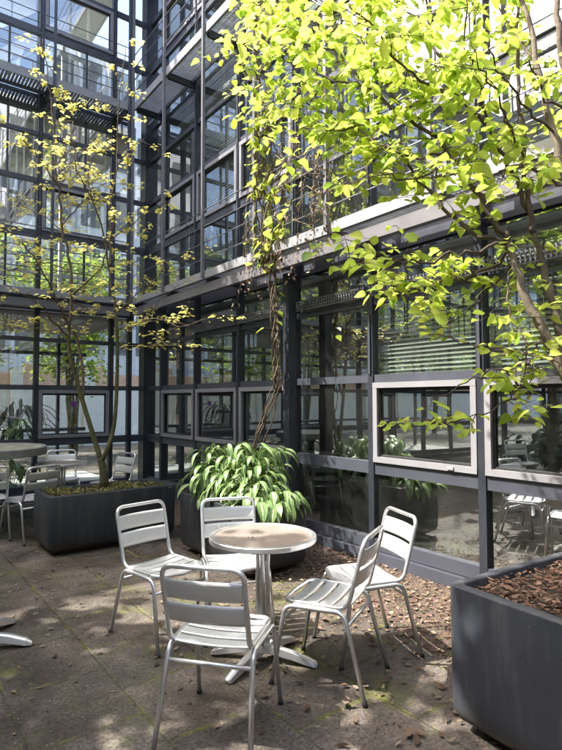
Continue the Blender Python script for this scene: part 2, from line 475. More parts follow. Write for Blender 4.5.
def facade(root, kind, plane, sgn, lines, floors, framed, glass, end0, end1, detail=True, deck_s=None, post_off=.07,
           grating='cross', blinds=(), sides=True, corner_trim=None):
    bx = make_map(kind, plane, sgn)
    ls = sorted(lines); s_lo, s_hi = ls[0], ls[-1]
    # mullions, one per line, full height
    for s in ls:
        if corner_trim and abs(s - corner_trim) < .01: continue
        m = MB(); bx(m, s - .034, s + .034, -.06, .035, .10, floors * FL)
        m.build('mullion', M['steel_dark'], root)
        if detail:
            m = MB()
            for k in range(floors): bx(m, s - .012, s + .012, .035, .052, k * FL + (1.80 if k == 0 else .2), k * FL + (2.38 if k == 0 else 2.9))
            m.build('mullion_cap', M['steel_mid'], root)
    for k in range(floors):
        b = k * FL
        rails = [(.84, .955, .022), (1.715, 1.79, .02), (2.47, 2.535, .018)]
        if k == 0: rails.insert(0, (.125, .235, .03))
        for z0, z1, d in rails:
            m = MB()
            for a, c in zip(ls[:-1], ls[1:]): bx(m, a + .034, c - .034, -.05, d, b + z0, b + z1)
            m.build('rail', M['steel_mid'] if detail else M['steel_dark'], root)
        for i, (a, c) in enumerate(zip(ls[:-1], ls[1:])):
            w = pane(kind, plane, sgn, a + .03, c - .03, b + (.2 if k == 0 else .0), b + (2.93 if k == 0 else 3.26), glass(k, i), 'window', root, -.01)
            if framed(k, i):
                f = MB(); z0, z1 = b + .957, b + 1.713; a1, c1 = a + .036, c - .036; t = .052
                bx(f, a1, c1, -.004, .045, z0, z0 + t); bx(f, a1, c1, -.004, .045, z1 - t, z1)
                bx(f, a1, a1 + t, -.004, .043, z0 + t, z1 - t); bx(f, c1 - t, c1, -.004, .043, z0 + t, z1 - t)
                f.build('frame', M['steel_light'], w)
                if detail:
                    f = MB(); bx(f, a1 + t, a1 + t + .018, -.006, .012, z0 + t, z1 - t); bx(f, c1 - t - .018, c1 - t, -.006, .012, z0 + t, z1 - t)
                    bx(f, a1 + t, c1 - t, -.006, .0115, z0 + t, z0 + t + .018); bx(f, a1 + t, c1 - t, -.006, .0115, z1 - t - .03, z1 - t)
                    f.build('gasket', M['cap'], w)
                    f = MB(); mid = a1 + (c1 - a1) * .22
                    bx(f, mid - .03, mid + .03, .045, .056, z0 + .012, z0 + .035)
                    f.build('latch', M['edge'], w)
    if kind == 'y' and detail:   # slim glazing bars halving the upper bays
        for a, c in zip(ls[:-1], ls[1:]):
            if c - a < 1: continue
            h_ = (a + c) / 2 + .12
            for k in range(1, floors):
                for z0, z1 in ((.03, .84), (1.79, 2.47), (2.54, 2.93)):
                    m = MB(); bx(m, h_ - .014, h_ + .014, -.03, .012, k * FL + z0, k * FL + z1)
                    m.build('glazing_bar', M['steel_dark'], root)
    # foot
    m = MB(); bx(m, s_lo, s_hi, .0, .078, 0, .118); m.build('sill', M['steel_mid'], root)
    # decks in front of the upper floors
    d0, d1 = deck_s if deck_s else (s_lo, s_hi)
    for k in range(1, floors + 1):
        b = k * FL
        if k == 1 or not detail:
          m = MB(); bx(m, d0, d1, .40, .47, b - .335, b - .325); bx(m, d0, d1, .462, .47, b - .325, b - .225); bx(m, d0, d1, .40, .47, b - .225, b - .215)
          m.build('walkway_beam', M['beam'], root)
        m = MB(); bx(m, d0, d1, .497, .507, b - (.165 if k == 1 else .19), b - .065); bx(m, d0, d1, .455, .497, b - .165, b - .158)
        m.build('walkway_edge', M['edge'], root)
        m = MB(); bx(m, s_lo, s_hi, .055, .075, b - .15, b - .09); m.build('ledger', M['steel_mid'], root)
        if detail and k <= 2:
            m = MB(); s = d0 + .02
            pitch = .036 if grating == 'cross' else .050
            wd = .010 if grating == 'cross' else .034
            while s < d1:
                bx(m, s, s + wd, .08, .49, b - (.104 if grating == 'cross' else .098), b - .090); s += pitch
            for j in range(7 if grating == 'cross' else 3):
                dd = .10 + j * (.37 / (6 if grating == 'cross' else 2)); bx(m, d0, d1, dd, dd + .006, b - .088, b - .081)
            m.build('walkway_grating', M['galv'], root)
        else:
            m = MB(); bx(m, d0, d1, .08, .49, b - .118, b - .09); m.build('walkway_grating', M['galv'], root)
        for s in ls:
            if s + post_off < d0 - .05 or s + post_off > d1: continue
            m = MB(); bx(m, s + post_off - .022, s + post_off + .022, .01, .46, b - .215, b - .12)
            m.build('bracket', M['steel_dark'], root)
    top = floors * FL
    for s in ls:
        q = s + post_off
        if q < d0 - .05 or q > d1: continue
        m = MB(); bx(m, q - .019, q + .019, .508, .546, FL - .15, top + 1.0); m.build('post', M['steel_mid'] if kind == 'y' else M['post'], root)
    # railing rods
    for k in range(1, floors + 1):
        for j in range(4 if kind == 'x' else 6):
            z = k * FL + .08 + j * (.21 if kind == 'x' else .155)
            m = MB()
            if kind == 'x': m.tube([(plane + sgn * .527, d0, z), (plane + sgn * .527, d1, z)], .0075, 6)
            else: m.tube([(d0, plane + sgn * .527, z), (d1, plane + sgn * .527, z)], .0075, 6)
            m.build('railing_rod', M['rod'], root)
    # spandrel between floors
    for k in range(1, floors + 1):
        m = MB(); bx(m, s_lo, s_hi, -.20, -.05, k * FL - .30, k * FL - .10); m.build('floor_edge', M['steel_mid'], root)
    # venetian blinds just inside
    for (k, i, z0, z1) in blinds:
        m = MB(); a, c = ls[i] + .06, ls[i + 1] - .06; z = k * FL + z0
        while z < k * FL + z1:
            bs = plane + sgn * -.10
            kk = len(m.v); w = .015
            if kind == 'x': m.v += [(bs + sgn * w, a, z - .0175), (bs + sgn * w, c, z - .0175), (bs - sgn * w, c, z + .0175), (bs - sgn * w, a, z + .0175)]
            else: m.v += [(a, bs - sgn * w, z - .012), (c, bs - sgn * w, z - .012), (c, bs + sgn * w, z + .008), (a, bs + sgn * w, z + .008)]
            m.face([kk, kk + 1, kk + 2, kk + 3]); z += .040
        m.build('blind', M['blind'], root)

lines_r = [9.07, 8.43] + [7.245 - 1.1865 * i for i in range(10)]      # along y
lines_r = sorted(lines_r)
office = thing('office_building', 'glazed office wing with dark steel grid running along the right side of the courtyard', 'building', (WX, 4, 0))
offi = office
def shift_children(root):
    inv = Matrix.Translation(-root.location)
    for c in root.children: c.matrix_parent_inverse = inv
nb = len(lines_r)
def bay_of(y):
    for i in range(nb - 1):
        if lines_r[i] < y < lines_r[i + 1]: return i
iC = bay_of(4.3)      # the bay without a tilting window
def framed_r(k, i): return i not in (iC, nb - 2) and not (k > 0 and i == iC)
bl = []
for y, z0 in ((3.1, 1.80), (1.9, 1.80), (.7, 1.8)): bl.append((0, bay_of(y), z0, 2.46))
for y, z0, z1 in ((6.6, 1.02, 2.9), (5.4, 1.5, 2.9), (3.1, 1.9, 2.9), (1.9, 2.0, 2.9)): bl.append((1, bay_of(y), z0, z1))
for y, z0, z1 in ((6.6, 1.6, 2.9), (3.1, 2.2, 2.9)): bl.append((2, bay_of(y), z0, z1))
facade(office, 'x', WX, -1, lines_r, 3, framed_r, lambda k, i: M['glass_office'] if k == 0 else M['glass_upper'], 0, 0,
       deck_s=(lines_r[0], 8.56), blinds=bl)
# perforated sun screens under the first walkway, one per bay
for a, c in zip(lines_r[:-1], lines_r[1:]):
    if a < 0 or a > 7: continue
    m = MB(); x = WX - .075
    z = 2.545
    while z < 2.66: m.box(x, x + .012, a + .04, c - .04, z, z + .010); z += .030
    s = a + .04
    while s < c - .04: m.box(x - .002, x + .014, s, s + .012, 2.54, 2.66); s += .038
    m.build('sun_screen', M['screen'], office)
# rooms behind
m = MB(); m.box(WX + .12, WX + 6, -4.6, 9.05, -.05, .02); m.build('office_floor', M['int_floor'], office)
for k in range(1, 4):
    m = MB(); m.box(WX + .30, WX + 6, -4.6, 9.05, k * FL - .33, k * FL - .02); m.build('ceiling_slab', M['ceil'], office)
for k in range(3):
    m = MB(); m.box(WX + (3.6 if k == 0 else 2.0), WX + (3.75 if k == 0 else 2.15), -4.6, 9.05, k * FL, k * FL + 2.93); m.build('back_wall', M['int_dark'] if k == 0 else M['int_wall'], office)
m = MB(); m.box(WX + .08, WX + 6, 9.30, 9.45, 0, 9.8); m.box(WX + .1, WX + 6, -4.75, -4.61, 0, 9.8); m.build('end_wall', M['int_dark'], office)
m = MB(); m.box(WX - .3, WX + 6.2, -4.9, 9.45, 9.82, 10.05); m.build('roof', M['roof'], office)
# steel columns
m = MB(); m.box(3.60, 3.70, 4.62, 4.72, 0, FL - .34); m.build('column', M['steel_dark'], office)
m = MB(); m.box(WX - .10, WX + .12, DY - .10, DY + .12, 0, 9.8); m.build('corner_column', M['steel_dark'], office)
# desks in the office
for (yy, xx) in ((2.0, 6.0), (3.6, 6.4), (8.0, 6.0)):
    m = MB(); m.box(xx, xx + .8, yy, yy + 1.3, .70, .74); m.box(xx + .02, xx + .06, yy + .05, yy + 1.2, .02, .7); m.box(xx + .3, xx + .33, yy + .35, yy + .9, .80, 1.15)
    m.build('desk', M['sofa'], office)
shift_children(office)

# glass corridor wing across the end of the court
lines_l = sorted([3.26] + [2.08 - 1.18 * i for i in range(9)])
corr = thing('corridor_building', 'see-through glass corridor wing closing the far end of the courtyard', 'building', (0, DY, 0))
lines_l2 = lines_l + [3.58]
def framed_l(k, i):
    w = lines_l2[i + 1] - lines_l2[i]
    return w > 1 and (i % 2 == (len(lines_l2) - 3) % 2)
facade(corr, 'y', DY, -1, lines_l2, 3, framed_l, lambda k, i: M['glass_link'] if k == 0 else M['glass_upper'], 0, 0,
       deck_s=(lines_l[0], 3.40), grating='bars')
# narrow pane between last mullion and the corner column
for k in range(3):
    pane('y', DY, -1, 3.61, 3.81, k * FL + .2, k * FL + 2.93, M['glass_link'] if k == 0 else M['glass_upper'], 'window', corr, -.01)
    for z0, z1 in ((.84, .955), (1.715, 1.79), (2.47, 2.535)):
        m = MB(); m.box(3.614, 3.805, DY - .02, DY + .05, k * FL + z0, k * FL + z1); m.build('rail', M['steel_mid'], corr)
m = MB(); m.box(-7.4, 3.78, DY + .1, 12.1, -.05, .02); m.build('corridor_floor', M['int_wall'], corr)
for k in range(1, 4):
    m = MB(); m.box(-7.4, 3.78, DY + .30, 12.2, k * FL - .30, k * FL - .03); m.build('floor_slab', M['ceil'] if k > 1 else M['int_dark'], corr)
# garden side of the corridor
for k in range(3):
    m = MB()
    x = -7.2
    while x < 3.7:
        m.box(x - .03, x + .03, 12.0, 12.1, k * FL, k * FL + 2.95); x += 1.3
    for z in (.9, 2.5): m.box(-7.4, 3.78, 12.02, 12.08, k * FL + z, k * FL + z + .07)
    m.build('rear_glazing_bars', M['pale_bar'] if k else M['steel_dark'], corr)
m = MB(); m.box(-7.4, 3.8, DY - .3, 12.3, 9.83, 10.0); m.build('roof', M['roof'], corr)
# stairs seen through the upper corridor
for k in (1, 2):
    for x0 in (-3.2, .2):
        m = MB()
        for dy_ in (10.6, 11.5): m.bar((x0, dy_, k * FL), (x0 + 3.0, dy_, k * FL + 2.9), .06, .26)
        for j in range(14): m.box(x0 + .15 + j * .205, x0 + .40 + j * .205, 10.63, 11.47, k * FL + .18 + j * .2, k * FL + .21 + j * .2)
        m.build('stair_flight', M['pale_bar'], corr)
        m = MB()
        for j in range(8): m.box(x0 + j * .42, x0 + j * .42 + .03, 10.52, 10.55, k * FL + j * .405, k * FL + j * .405 + 1.1)
        m.bar((x0, 10.535, k * FL + 1.1), (x0 + 3.0, 10.535, k * FL + 4.0), .04, .05)
        m.build('stair_railing', M['pale_bar'], corr)
# purple round sticker on the pane
m = MB()
ns = 20; cx, cz = 2.66, 1.49
m.v = [(cx + .045 * math.cos(2 * math.pi * j / ns), DY - .006, cz + .045 * math.sin(2 * math.pi * j / ns)) for j in range(ns)] 
m.face(list(range(ns))); m.build('round_sticker', M['purple'], corr)
shift_children(corr)

# the two sides of the court behind the photographer (seen mirrored in the glass)
west = thing('west_building', 'dark framed glass building on the far left side, mirrored in the office glazing', 'building', (-7.5, 2, 0))
lw_ = [-8.6 + 1.18 * i for i in range(16)]
facade(west, 'x', -7.5, 1, lw_, 3, lambda k, i: i % 2 == 0, lambda k, i: M['glass_upper'], 0, 0, detail=False)
for k in range(3):
    m = MB(); m.box(-10.5, -10.4, -8.6, 9.0, k * FL, k * FL + 2.93); m.build('back_wall', M['int_dark'], west)
    m = MB(); m.box(-10.5, -7.8, -8.6, 9.0, k * FL - .3, k * FL - .03) if k else m.box(-10.5, -7.6, -8.6, 9.0, -.03, .02); m.build('floor_slab', M['ceil'], west)
m = MB(); m.box(-10.6, -7.4, -8.7, 9.06, 9.82, 10.2); m.build('roof', M['roof'], west)
shift_children(west)
south = thing('south_building', 'glazed building with pale brick bands behind the viewer, mirrored in the corridor glazing', 'building', (-1, -8.8, 0))
ls_ = [-7.3 + 1.18 * i for i in range(16)]
facade(south, 'y', -8.8, 1, ls_, 3, lambda k, i: i % 2 == 0, lambda k, i: M['glass_upper'], 0, 0, detail=False)
for k in range(3):
    m = MB(); m.box(-7.3, 10.4, -11.6, -11.5, k * FL, k * FL + 2.93); m.build('back_wall', M['peach'], south)
    m = MB(); m.box(-7.3, 10.4, -11.5, -9.1, k * FL - .3, k * FL - .03) if k else m.box(-7.3, 10.4, -11.5, -8.9, -.03, .02); m.build('floor_slab', M['ceil'], south)
m = MB(); m.box(-7.3, 10.5, -11.7, -8.7, 9.82, 10.2); m.build('roof', M['roof'], south)
m = MB(); m.box(-7.3, 10.4, -13.4, -10.6, 10.2, 16.5); m.build('upper_storeys', M['white_wall'], south)
for k in range(2):
    m = MB(); x = -7.0
    while x < 10: m.box(x, x + .8, -10.62, -10.55, 10.9 + k * 2.9, 12.6 + k * 2.9); x += 1.2
    m.build('window_band', M['int_dark'], south)
shift_children(south)

# beyond the corridor: brick topped wall and a white block
bw = thing('garden_wall', 'white wall topped with stepped peach brick, seen through the corridor glass', 'wall', (0, 19, 0))
m = MB(); m.box(-48, 17, 19, 19.3, 0, 1.95); m.build('white_base', M['white_wall'], bw)
m = MB()
x = -48; kk = 0
while x < 17:
    m.box(x, x + 2.6, 18.98, 19.28, 1.95, 2.75 if kk % 2 == 0 else 2.45); x += 2.6; kk += 1
m.build('brick_band', M['peach'], bw)
m = MB()
x = -47
while x < 17: m.box(x, x + .35, 18.90, 18.98, 0, 2.6); x += 2.3
m.build('pilasters', M['white_wall'], bw)
shift_children(bw)
wb = thing('white_building', 'white office block with tall vertical fins, seen behind the corridor upper floors', 'building', (-4, 24, 0))
m = MB(); m.box(-52, 16, 24, 30, 0, 17); m.build('wall', M['white_wall'], wb)
for k in range(6):
    m = MB(); x = -51.6
    while x < 15.6: m.box(x, x + .9, 23.94, 24.02, .8 + k * 2.8, 2.6 + k * 2.8); x += 1.25
    m.build('window_band', M['int_dark'], wb)
m = MB(); x = -51.8
while x < 16: m.box(x, x + .12, 23.5, 23.94, 0, 17.1); x += 1.25
m.build('fins', M['pale_bar'], wb)
shift_children(wb)

# ------------------------------------------------------------------ foliage helpers
def leaf_pts(kind):
    if kind == 'heart':   # outline half widths along length 0..1
        return [(0, 0), (.04, .26), (.22, .44), (.45, .42), (.7, .26), (.88, .10), (1, 0)]
    if kind == 'obovate': return [(0, 0), (.10, .07), (.30, .25), (.52, .37), (.75, .36), (.92, .18), (1, 0)]
    if kind == 'oval': return [(0, 0), (.15, .20), (.4, .33), (.7, .22), (1, 0)]
    if kind == 'star': return [(0, .02), (.12, .34), (.3, .12), (.45, .42), (.6, .12), (1, 0)]
    return [(0, .02), (.12, .10), (.35, .17), (.65, .15), (.88, .06), (1, 0)]

def add_leaf(mb, p, d, nrm, L, kind='heart', fold=.12, droop=.15, wscale=1.0):
    """folded, drooping leaf blade growing from p along d"""
    d = d.normalized(); sd = d.cross(nrm)
    if sd.length < 1e-4: sd = d.orthogonal()
    sd.normalize(); up = sd.cross(d).normalized()
    k = len(mb.v); prof = leaf_pts(kind); n = len(prof)
    for t, w in prof:
        c = p + d * (t * L) - Vector((0, 0, 1)) * (droop * L * t * t)
        w *= L * wscale
        lift = up * (w * fold * 2)
        mb.v += [tuple(c - sd * w + lift), tuple(c), tuple(c + sd * w + lift)]
        if mb.uv is not None and getattr(mb, 'useuv', False):
            mb.uv += [(1, t), (0, t), (1, t)]
    for i in range(n - 1):
        a = k + i * 3; b = a + 3
        mb.face([a, a + 1, b + 1, b], True); mb.face([a + 1, a + 2, b + 2, b + 1], True)

def rvec(s=1.0): return Vector((rnd.gauss(0, s), rnd.gauss(0, s), rnd.gauss(0, s)))

def limb(mb, pts, r0, r1, n=7, sub=4, jit=0):
    P = smooth_path(pts, sub)
    if jit: P = [p + rvec(jit) if 0 < i < len(P) - 1 else p for i, p in enumerate(P)]
    N = len(P)
    mb.tube(P, [r0 + (r1 - r0) * i / (N - 1) for i in range(N)], n)
    return P

def twig(mb, p, d, L, r, steps=5, grav=.0, wander=.25):
    pts = [p.copy()]; d = d.normalized()
    for i in range(steps):
        d = (d + rvec(wander) * .5 + Vector((0, 0, -grav))).normalized()
        p = p + d * (L / steps); pts.append(p.copy())
    mb.tube(pts, [r * (1 - .75 * i / steps) for i in range(steps + 1)], 4)
    return pts

# ------------------------------------------------------------------ planters
def rrect(hx, hy, r, z, n=6):
    pts = []
    for cx, cy, a0 in ((hx - r, hy - r, 0), (-hx + r, hy - r, 90), (-hx + r, -hy + r, 180), (hx - r, -hy + r, 270)):
        for k in range(n + 1):
            a = R(a0 + 90 * k / n); pts.append((cx + r * math.cos(a), cy + r * math.sin(a), z))
    return pts

def planter(name, label, x0, x1, y0, y1, h, rz=0, mat='planter', rim=.045, group=None, soil_depth=.045):
    hx, hy = (x1 - x0) / 2, (y1 - y0) / 2
    t = thing(name, label, 'planter', ((x0 + x1) / 2, (y0 + y1) / 2, 0), rz, group)
    m = MB(); r = .05
    rings = [rrect(hx - .10, hy - .10, r, 0), rrect(hx - .10, hy - .10, r, .045), rrect(hx - .055, hy - .055, r, .05), rrect(hx - .022, hy - .022, r, .07),
             rrect(hx - .006, hy - .006, r, .11), rrect(hx - .002, hy - .002, r, .18), rrect(hx, hy, r, h - .012), rrect(hx - .003, hy - .003, r, h - .004), rrect(hx - .012, hy - .012, r * .9, h),
             rrect(hx - rim + .006, hy - rim + .006, r * .6, h), rrect(hx - rim, hy - rim, r * .5, h - .008), rrect(hx - rim - .004, hy - rim - .004, r * .5, h - .2)]
    m.loft(rings, True, True)
    m.build('shell', M[mat], t)
    m = MB(); nx, ny = 20, 14; X, Y = hx - rim - .001, hy - rim - .001
    for j in range(ny + 1):
        for i in range(nx + 1):
            e = 0 if i in (0, nx) or j in (0, ny) else rnd.uniform(-.008, .022)
            m.v.append((-X + 2 * X * i / nx, -Y + 2 * Y * j / ny, h - soil_depth + e))
    for j in range(ny):
        for i in range(nx):
            a = j * (nx + 1) + i; m.face([a, a + 1, a + nx + 2, a + nx + 1], True)
    m.build('soil', M['soil'], t)
    return t

PL_H = .60
pl_left = planter('planter', 'long charcoal planter on the left with a thin forked tree growing in it', 1.44, 2.80, 5.66, 6.32, .60)
pl_host = planter('planter', 'charcoal planter full of striped leaves in front of the glass wall', 2.60, 3.26, 3.90, 5.20, .60)
pl_right = planter('planter', 'big grey planter of wood chips cut off by the right edge of the photo', 2.17, 3.75, .33, 1.58, .68, R(-4), 'planter_grey', .055)
m = MB(); m.box(-.02, .02, -.004, .0, 0, .008); b_ = m.build('maker_plate', M['edge'], pl_left); b_.location = (.60, -.332, .57)

def litter(name, label, mat, n, place, size=(.02, .05), flat=.25, kind='oval', cat='leaves'):
    mb = MB()
    for _ in range(n):
        p = place()
        if p is None: continue
        a = rnd.uniform(0, 6.283); d = Vector((math.cos(a), math.sin(a), rnd.uniform(-.1, .25) * flat * 2))
        nr = (Vector((0, 0, 1)) + rvec(flat)).normalized()
        add_leaf(mb, p, d, nr, rnd.uniform(*size), kind, rnd.uniform(-.25, .35), rnd.uniform(-.2, .1), rnd.uniform(.5, 1.1))
    return tag(mb.build(name, mat), label, cat, kind='stuff')

# chips in the right planter
def chip_place():
    x = rnd.uniform(-.72, .72); y = rnd.uniform(-.55, .55)
    q = Matrix.Rotation(R(-4), 3, 'Z') @ Vector((x, y, 0))
    return Vector((2.96 + q.x, .955 + q.y, .638 + rnd.uniform(0, .035)))
litter('wood_chips', 'reddish brown wood chips covering the big grey planter', M['chip'], 5200, chip_place, (.015, .055), .5, 'blade', 'mulch')
def moss_place():
    x = rnd.uniform(1.50, 2.74); y = rnd.uniform(5.72, 6.26)
    return Vector((x, y, .565 + rnd.uniform(0, .03) + .02 * math.sin(x * 9)))
litter('moss', 'yellow green moss and fallen bits covering the left planter', M['moss'], 2600, moss_place, (.012, .045), .9, 'oval', 'moss')

# ------------------------------------------------------------------ left tree
tl = thing('courtyard_tree', 'thin forked tree with sparse pale yellow leaves in the long left planter', 'tree', (2.13, 6.0, .55))
D0 = 6.07
def L_(pts, dd=0): return [at(x, y, D0 + (d[0] if d else 0) + dd) for x, y, *d in pts]
trunk = MB(); br = MB(); fol = MB(); fol2 = MB()
base = at(104, 484, D0)
limb(trunk, [base] + L_([(103, 470), (100, 457)]), .052, .038, 10)
paths = []
P = limb(trunk, L_([(100.5, 459), (94, 438), (85.5, 410), (77, 381), (70, 353), (69, 330)]), .031, .020, 8); paths.append((P, .35))
P = limb(trunk, L_([(101.5, 460), (107, 448), (114, 424, .1), (117, 381, .15), (117.5, 338, .2), (116, 312, .2)]), .028, .017, 8); paths.append((P, .35))
P = limb(br, L_([(83, 398), (83, 370, .1), (78, 341, .15), (72, 326, .1)]), .016, .016, 7)
for pts, r0, r1 in [
    ([(69, 331), (72.5, 290), (69, 255), (63, 229), (60, 186), (57, 165), (54, 110), (49, 75), (44, 38)], .019, .004),
    ([(116, 314, .2), (113, 290, .2), (108, 258, .2), (101, 223, .1), (92, 197), (89, 165), (91, 140)], .015, .004),
    ([(110, 265, .2), (112, 240, .3), (110, 210, .35), (118, 165, .4), (118, 125, .4), (122, 90, .4), (127, 45, .4)], .013, .004),
    ([(70, 325), (60, 305, -.2), (48, 280, -.4), (30, 250, -.5), (12, 232, -.6), (-12, 222, -.7)], .012, .004),
    ([(68, 335), (52, 318, -.3), (35, 300, -.6), (15, 290, -.8)], .011, .004),
    ([(72, 295), (86, 283, -.1), (100, 268, -.2), (108, 245, -.3), (118, 215, -.4)], .012, .004),
    ([(116, 315, .2), (132, 298, .3), (150, 284, .4), (166, 268, .4), (180, 262, .4)], .010, .003),
    ([(117, 330, .2), (135, 322, -.1), (158, 318, -.3), (180, 326, -.4), (194, 322, -.4)], .010, .003),
    ([(117, 350, .2), (135, 345, 0), (160, 346, -.2), (188, 344, -.3)], .009, .003),
    ([(117, 350, .2), (130, 330, .4), (146, 316, .6), (160, 300, .7), (178, 285, .8)], .009, .003),
    ([(60, 186), (48, 170, -.2), (35, 150, -.3), (18, 135, -.4), (2, 128, -.5)], .008, .003),
    ([(62, 225), (80, 205, .2), (95, 190, .3), (110, 180, .5)], .008, .003),
    ([(54, 110), (66, 100, .1), (80, 104, .2)], .006, .003),
    ([(92, 197), (80, 175, -.3), (75, 150, -.4), (74, 120, -.4)], .007, .003),
    ([(63, 229), (45, 215, .3), (25, 205, .5), (5, 190, .6)], .009, .003),
    ([(70, 270), (50, 262, .4), (30, 262, .6), (8, 270, .7)], .009, .003),
    ([(118, 165, .4), (130, 150, .3), (145, 138, .2)], .006, .003),
    ([(112, 240, .3), (130, 225, .5), (150, 210, .6), (172, 200, .7)], .008, .003),
    ([(57, 165), (70, 150, -.2), (86, 150, -.3)], .006, .003),
    ([(72, 300), (90, 310, .5), (105, 318, .7)], .008, .003),
    ([(69, 320), (50, 330, .4), (28, 325, .6), (5, 332, .8)], .009, .003),
]:
    paths.append((limb(br, L_(pts), r0, r1, 6, 4, .008), 1))
side = Vector((math.cos(YAW), -math.sin(YAW), 0))
for P, wgt in paths:
    if wgt < 1: continue
    for i in range(3, len(P)):
        p = P[i]
        if rnd.random() > .88: continue
        a = rnd.uniform(0, 6.283)
        d = Vector((math.cos(a), math.sin(a), rnd.uniform(-.15, .45)))
        T = twig(br, p, d, rnd.uniform(.12, .50), .0032, 5, .03, .26)
        for q in T[2:]:
            if rnd.random() < .36: continue
            for _ in range(rnd.randint(3, 8)):
                b = rnd.uniform(0, 6.283); dd = Vector((math.cos(b), math.sin(b), rnd.uniform(-.30, .12)))
                add_leaf(fol, q + rvec(.018), dd, Vector((0, 0, 1)) + rvec(.22), rnd.uniform(.025, .062), 'oval', rnd.uniform(.0, .3), rnd.uniform(0, .3), 1.1)
trunk.build('trunk', M['bark_l'], tl); br.build('branches', M['bark_v'], tl); fol.build('crown', M['leaf_l'], tl)
inv = Matrix.Translation(-tl.location)
for c in tl.children: c.matrix_parent_inverse = inv

# ------------------------------------------------------------------ right tree
tr = thing('courtyard_tree', 'multi-stemmed tree with bright lime green leaves overhanging from the big grey planter', 'tree', (3.05, .95, .63))
trunk = MB(); br = MB(); fol = MB()
root = Vector((3.05, .95, .60))
def A_(pts): return [at(x, y, d) for x, y, d in pts]
main = []
def stem(pts, r0, r1, mb=None, n=8, jit=.006):
    P = limb(mb or br, pts, r0, r1, n, 4, jit); main.append(P); return P
stem([root, at(640, 450, 2.45)] + A_([(592, 408, 2.45), (562, 372, 2.5), (546, 336, 2.55), (528, 303, 2.6), (518, 270, 2.65), (508, 245, 2.7)]), .036, .014, trunk, 10)
stem([root + Vector((.05, .06, 0)), at(640, 420, 2.75)] + A_([(600, 385, 2.75), (566, 350, 2.8), (551, 296, 2.85), (544, 268, 2.9), (535, 235, 2.95)]), .033, .014, trunk, 10)
stem([root + Vector((.1, -.05, 0)), at(650, 330, 2.7), at(610, 260, 2.75), at(572, 190, 2.8), at(555, 133, 2.85), at(542, 80, 2.9), at(524, 0, 3.0), at(515, -60, 3.1)], .032, .009, trunk, 9)
stem([root + Vector((.15, .0, 0)), at(670, 250, 2.6), at(610, 150, 2.6), at(566, 60, 2.6), at(557, 0, 2.6), at(545, -80, 2.7)], .030, .009, trunk, 9)
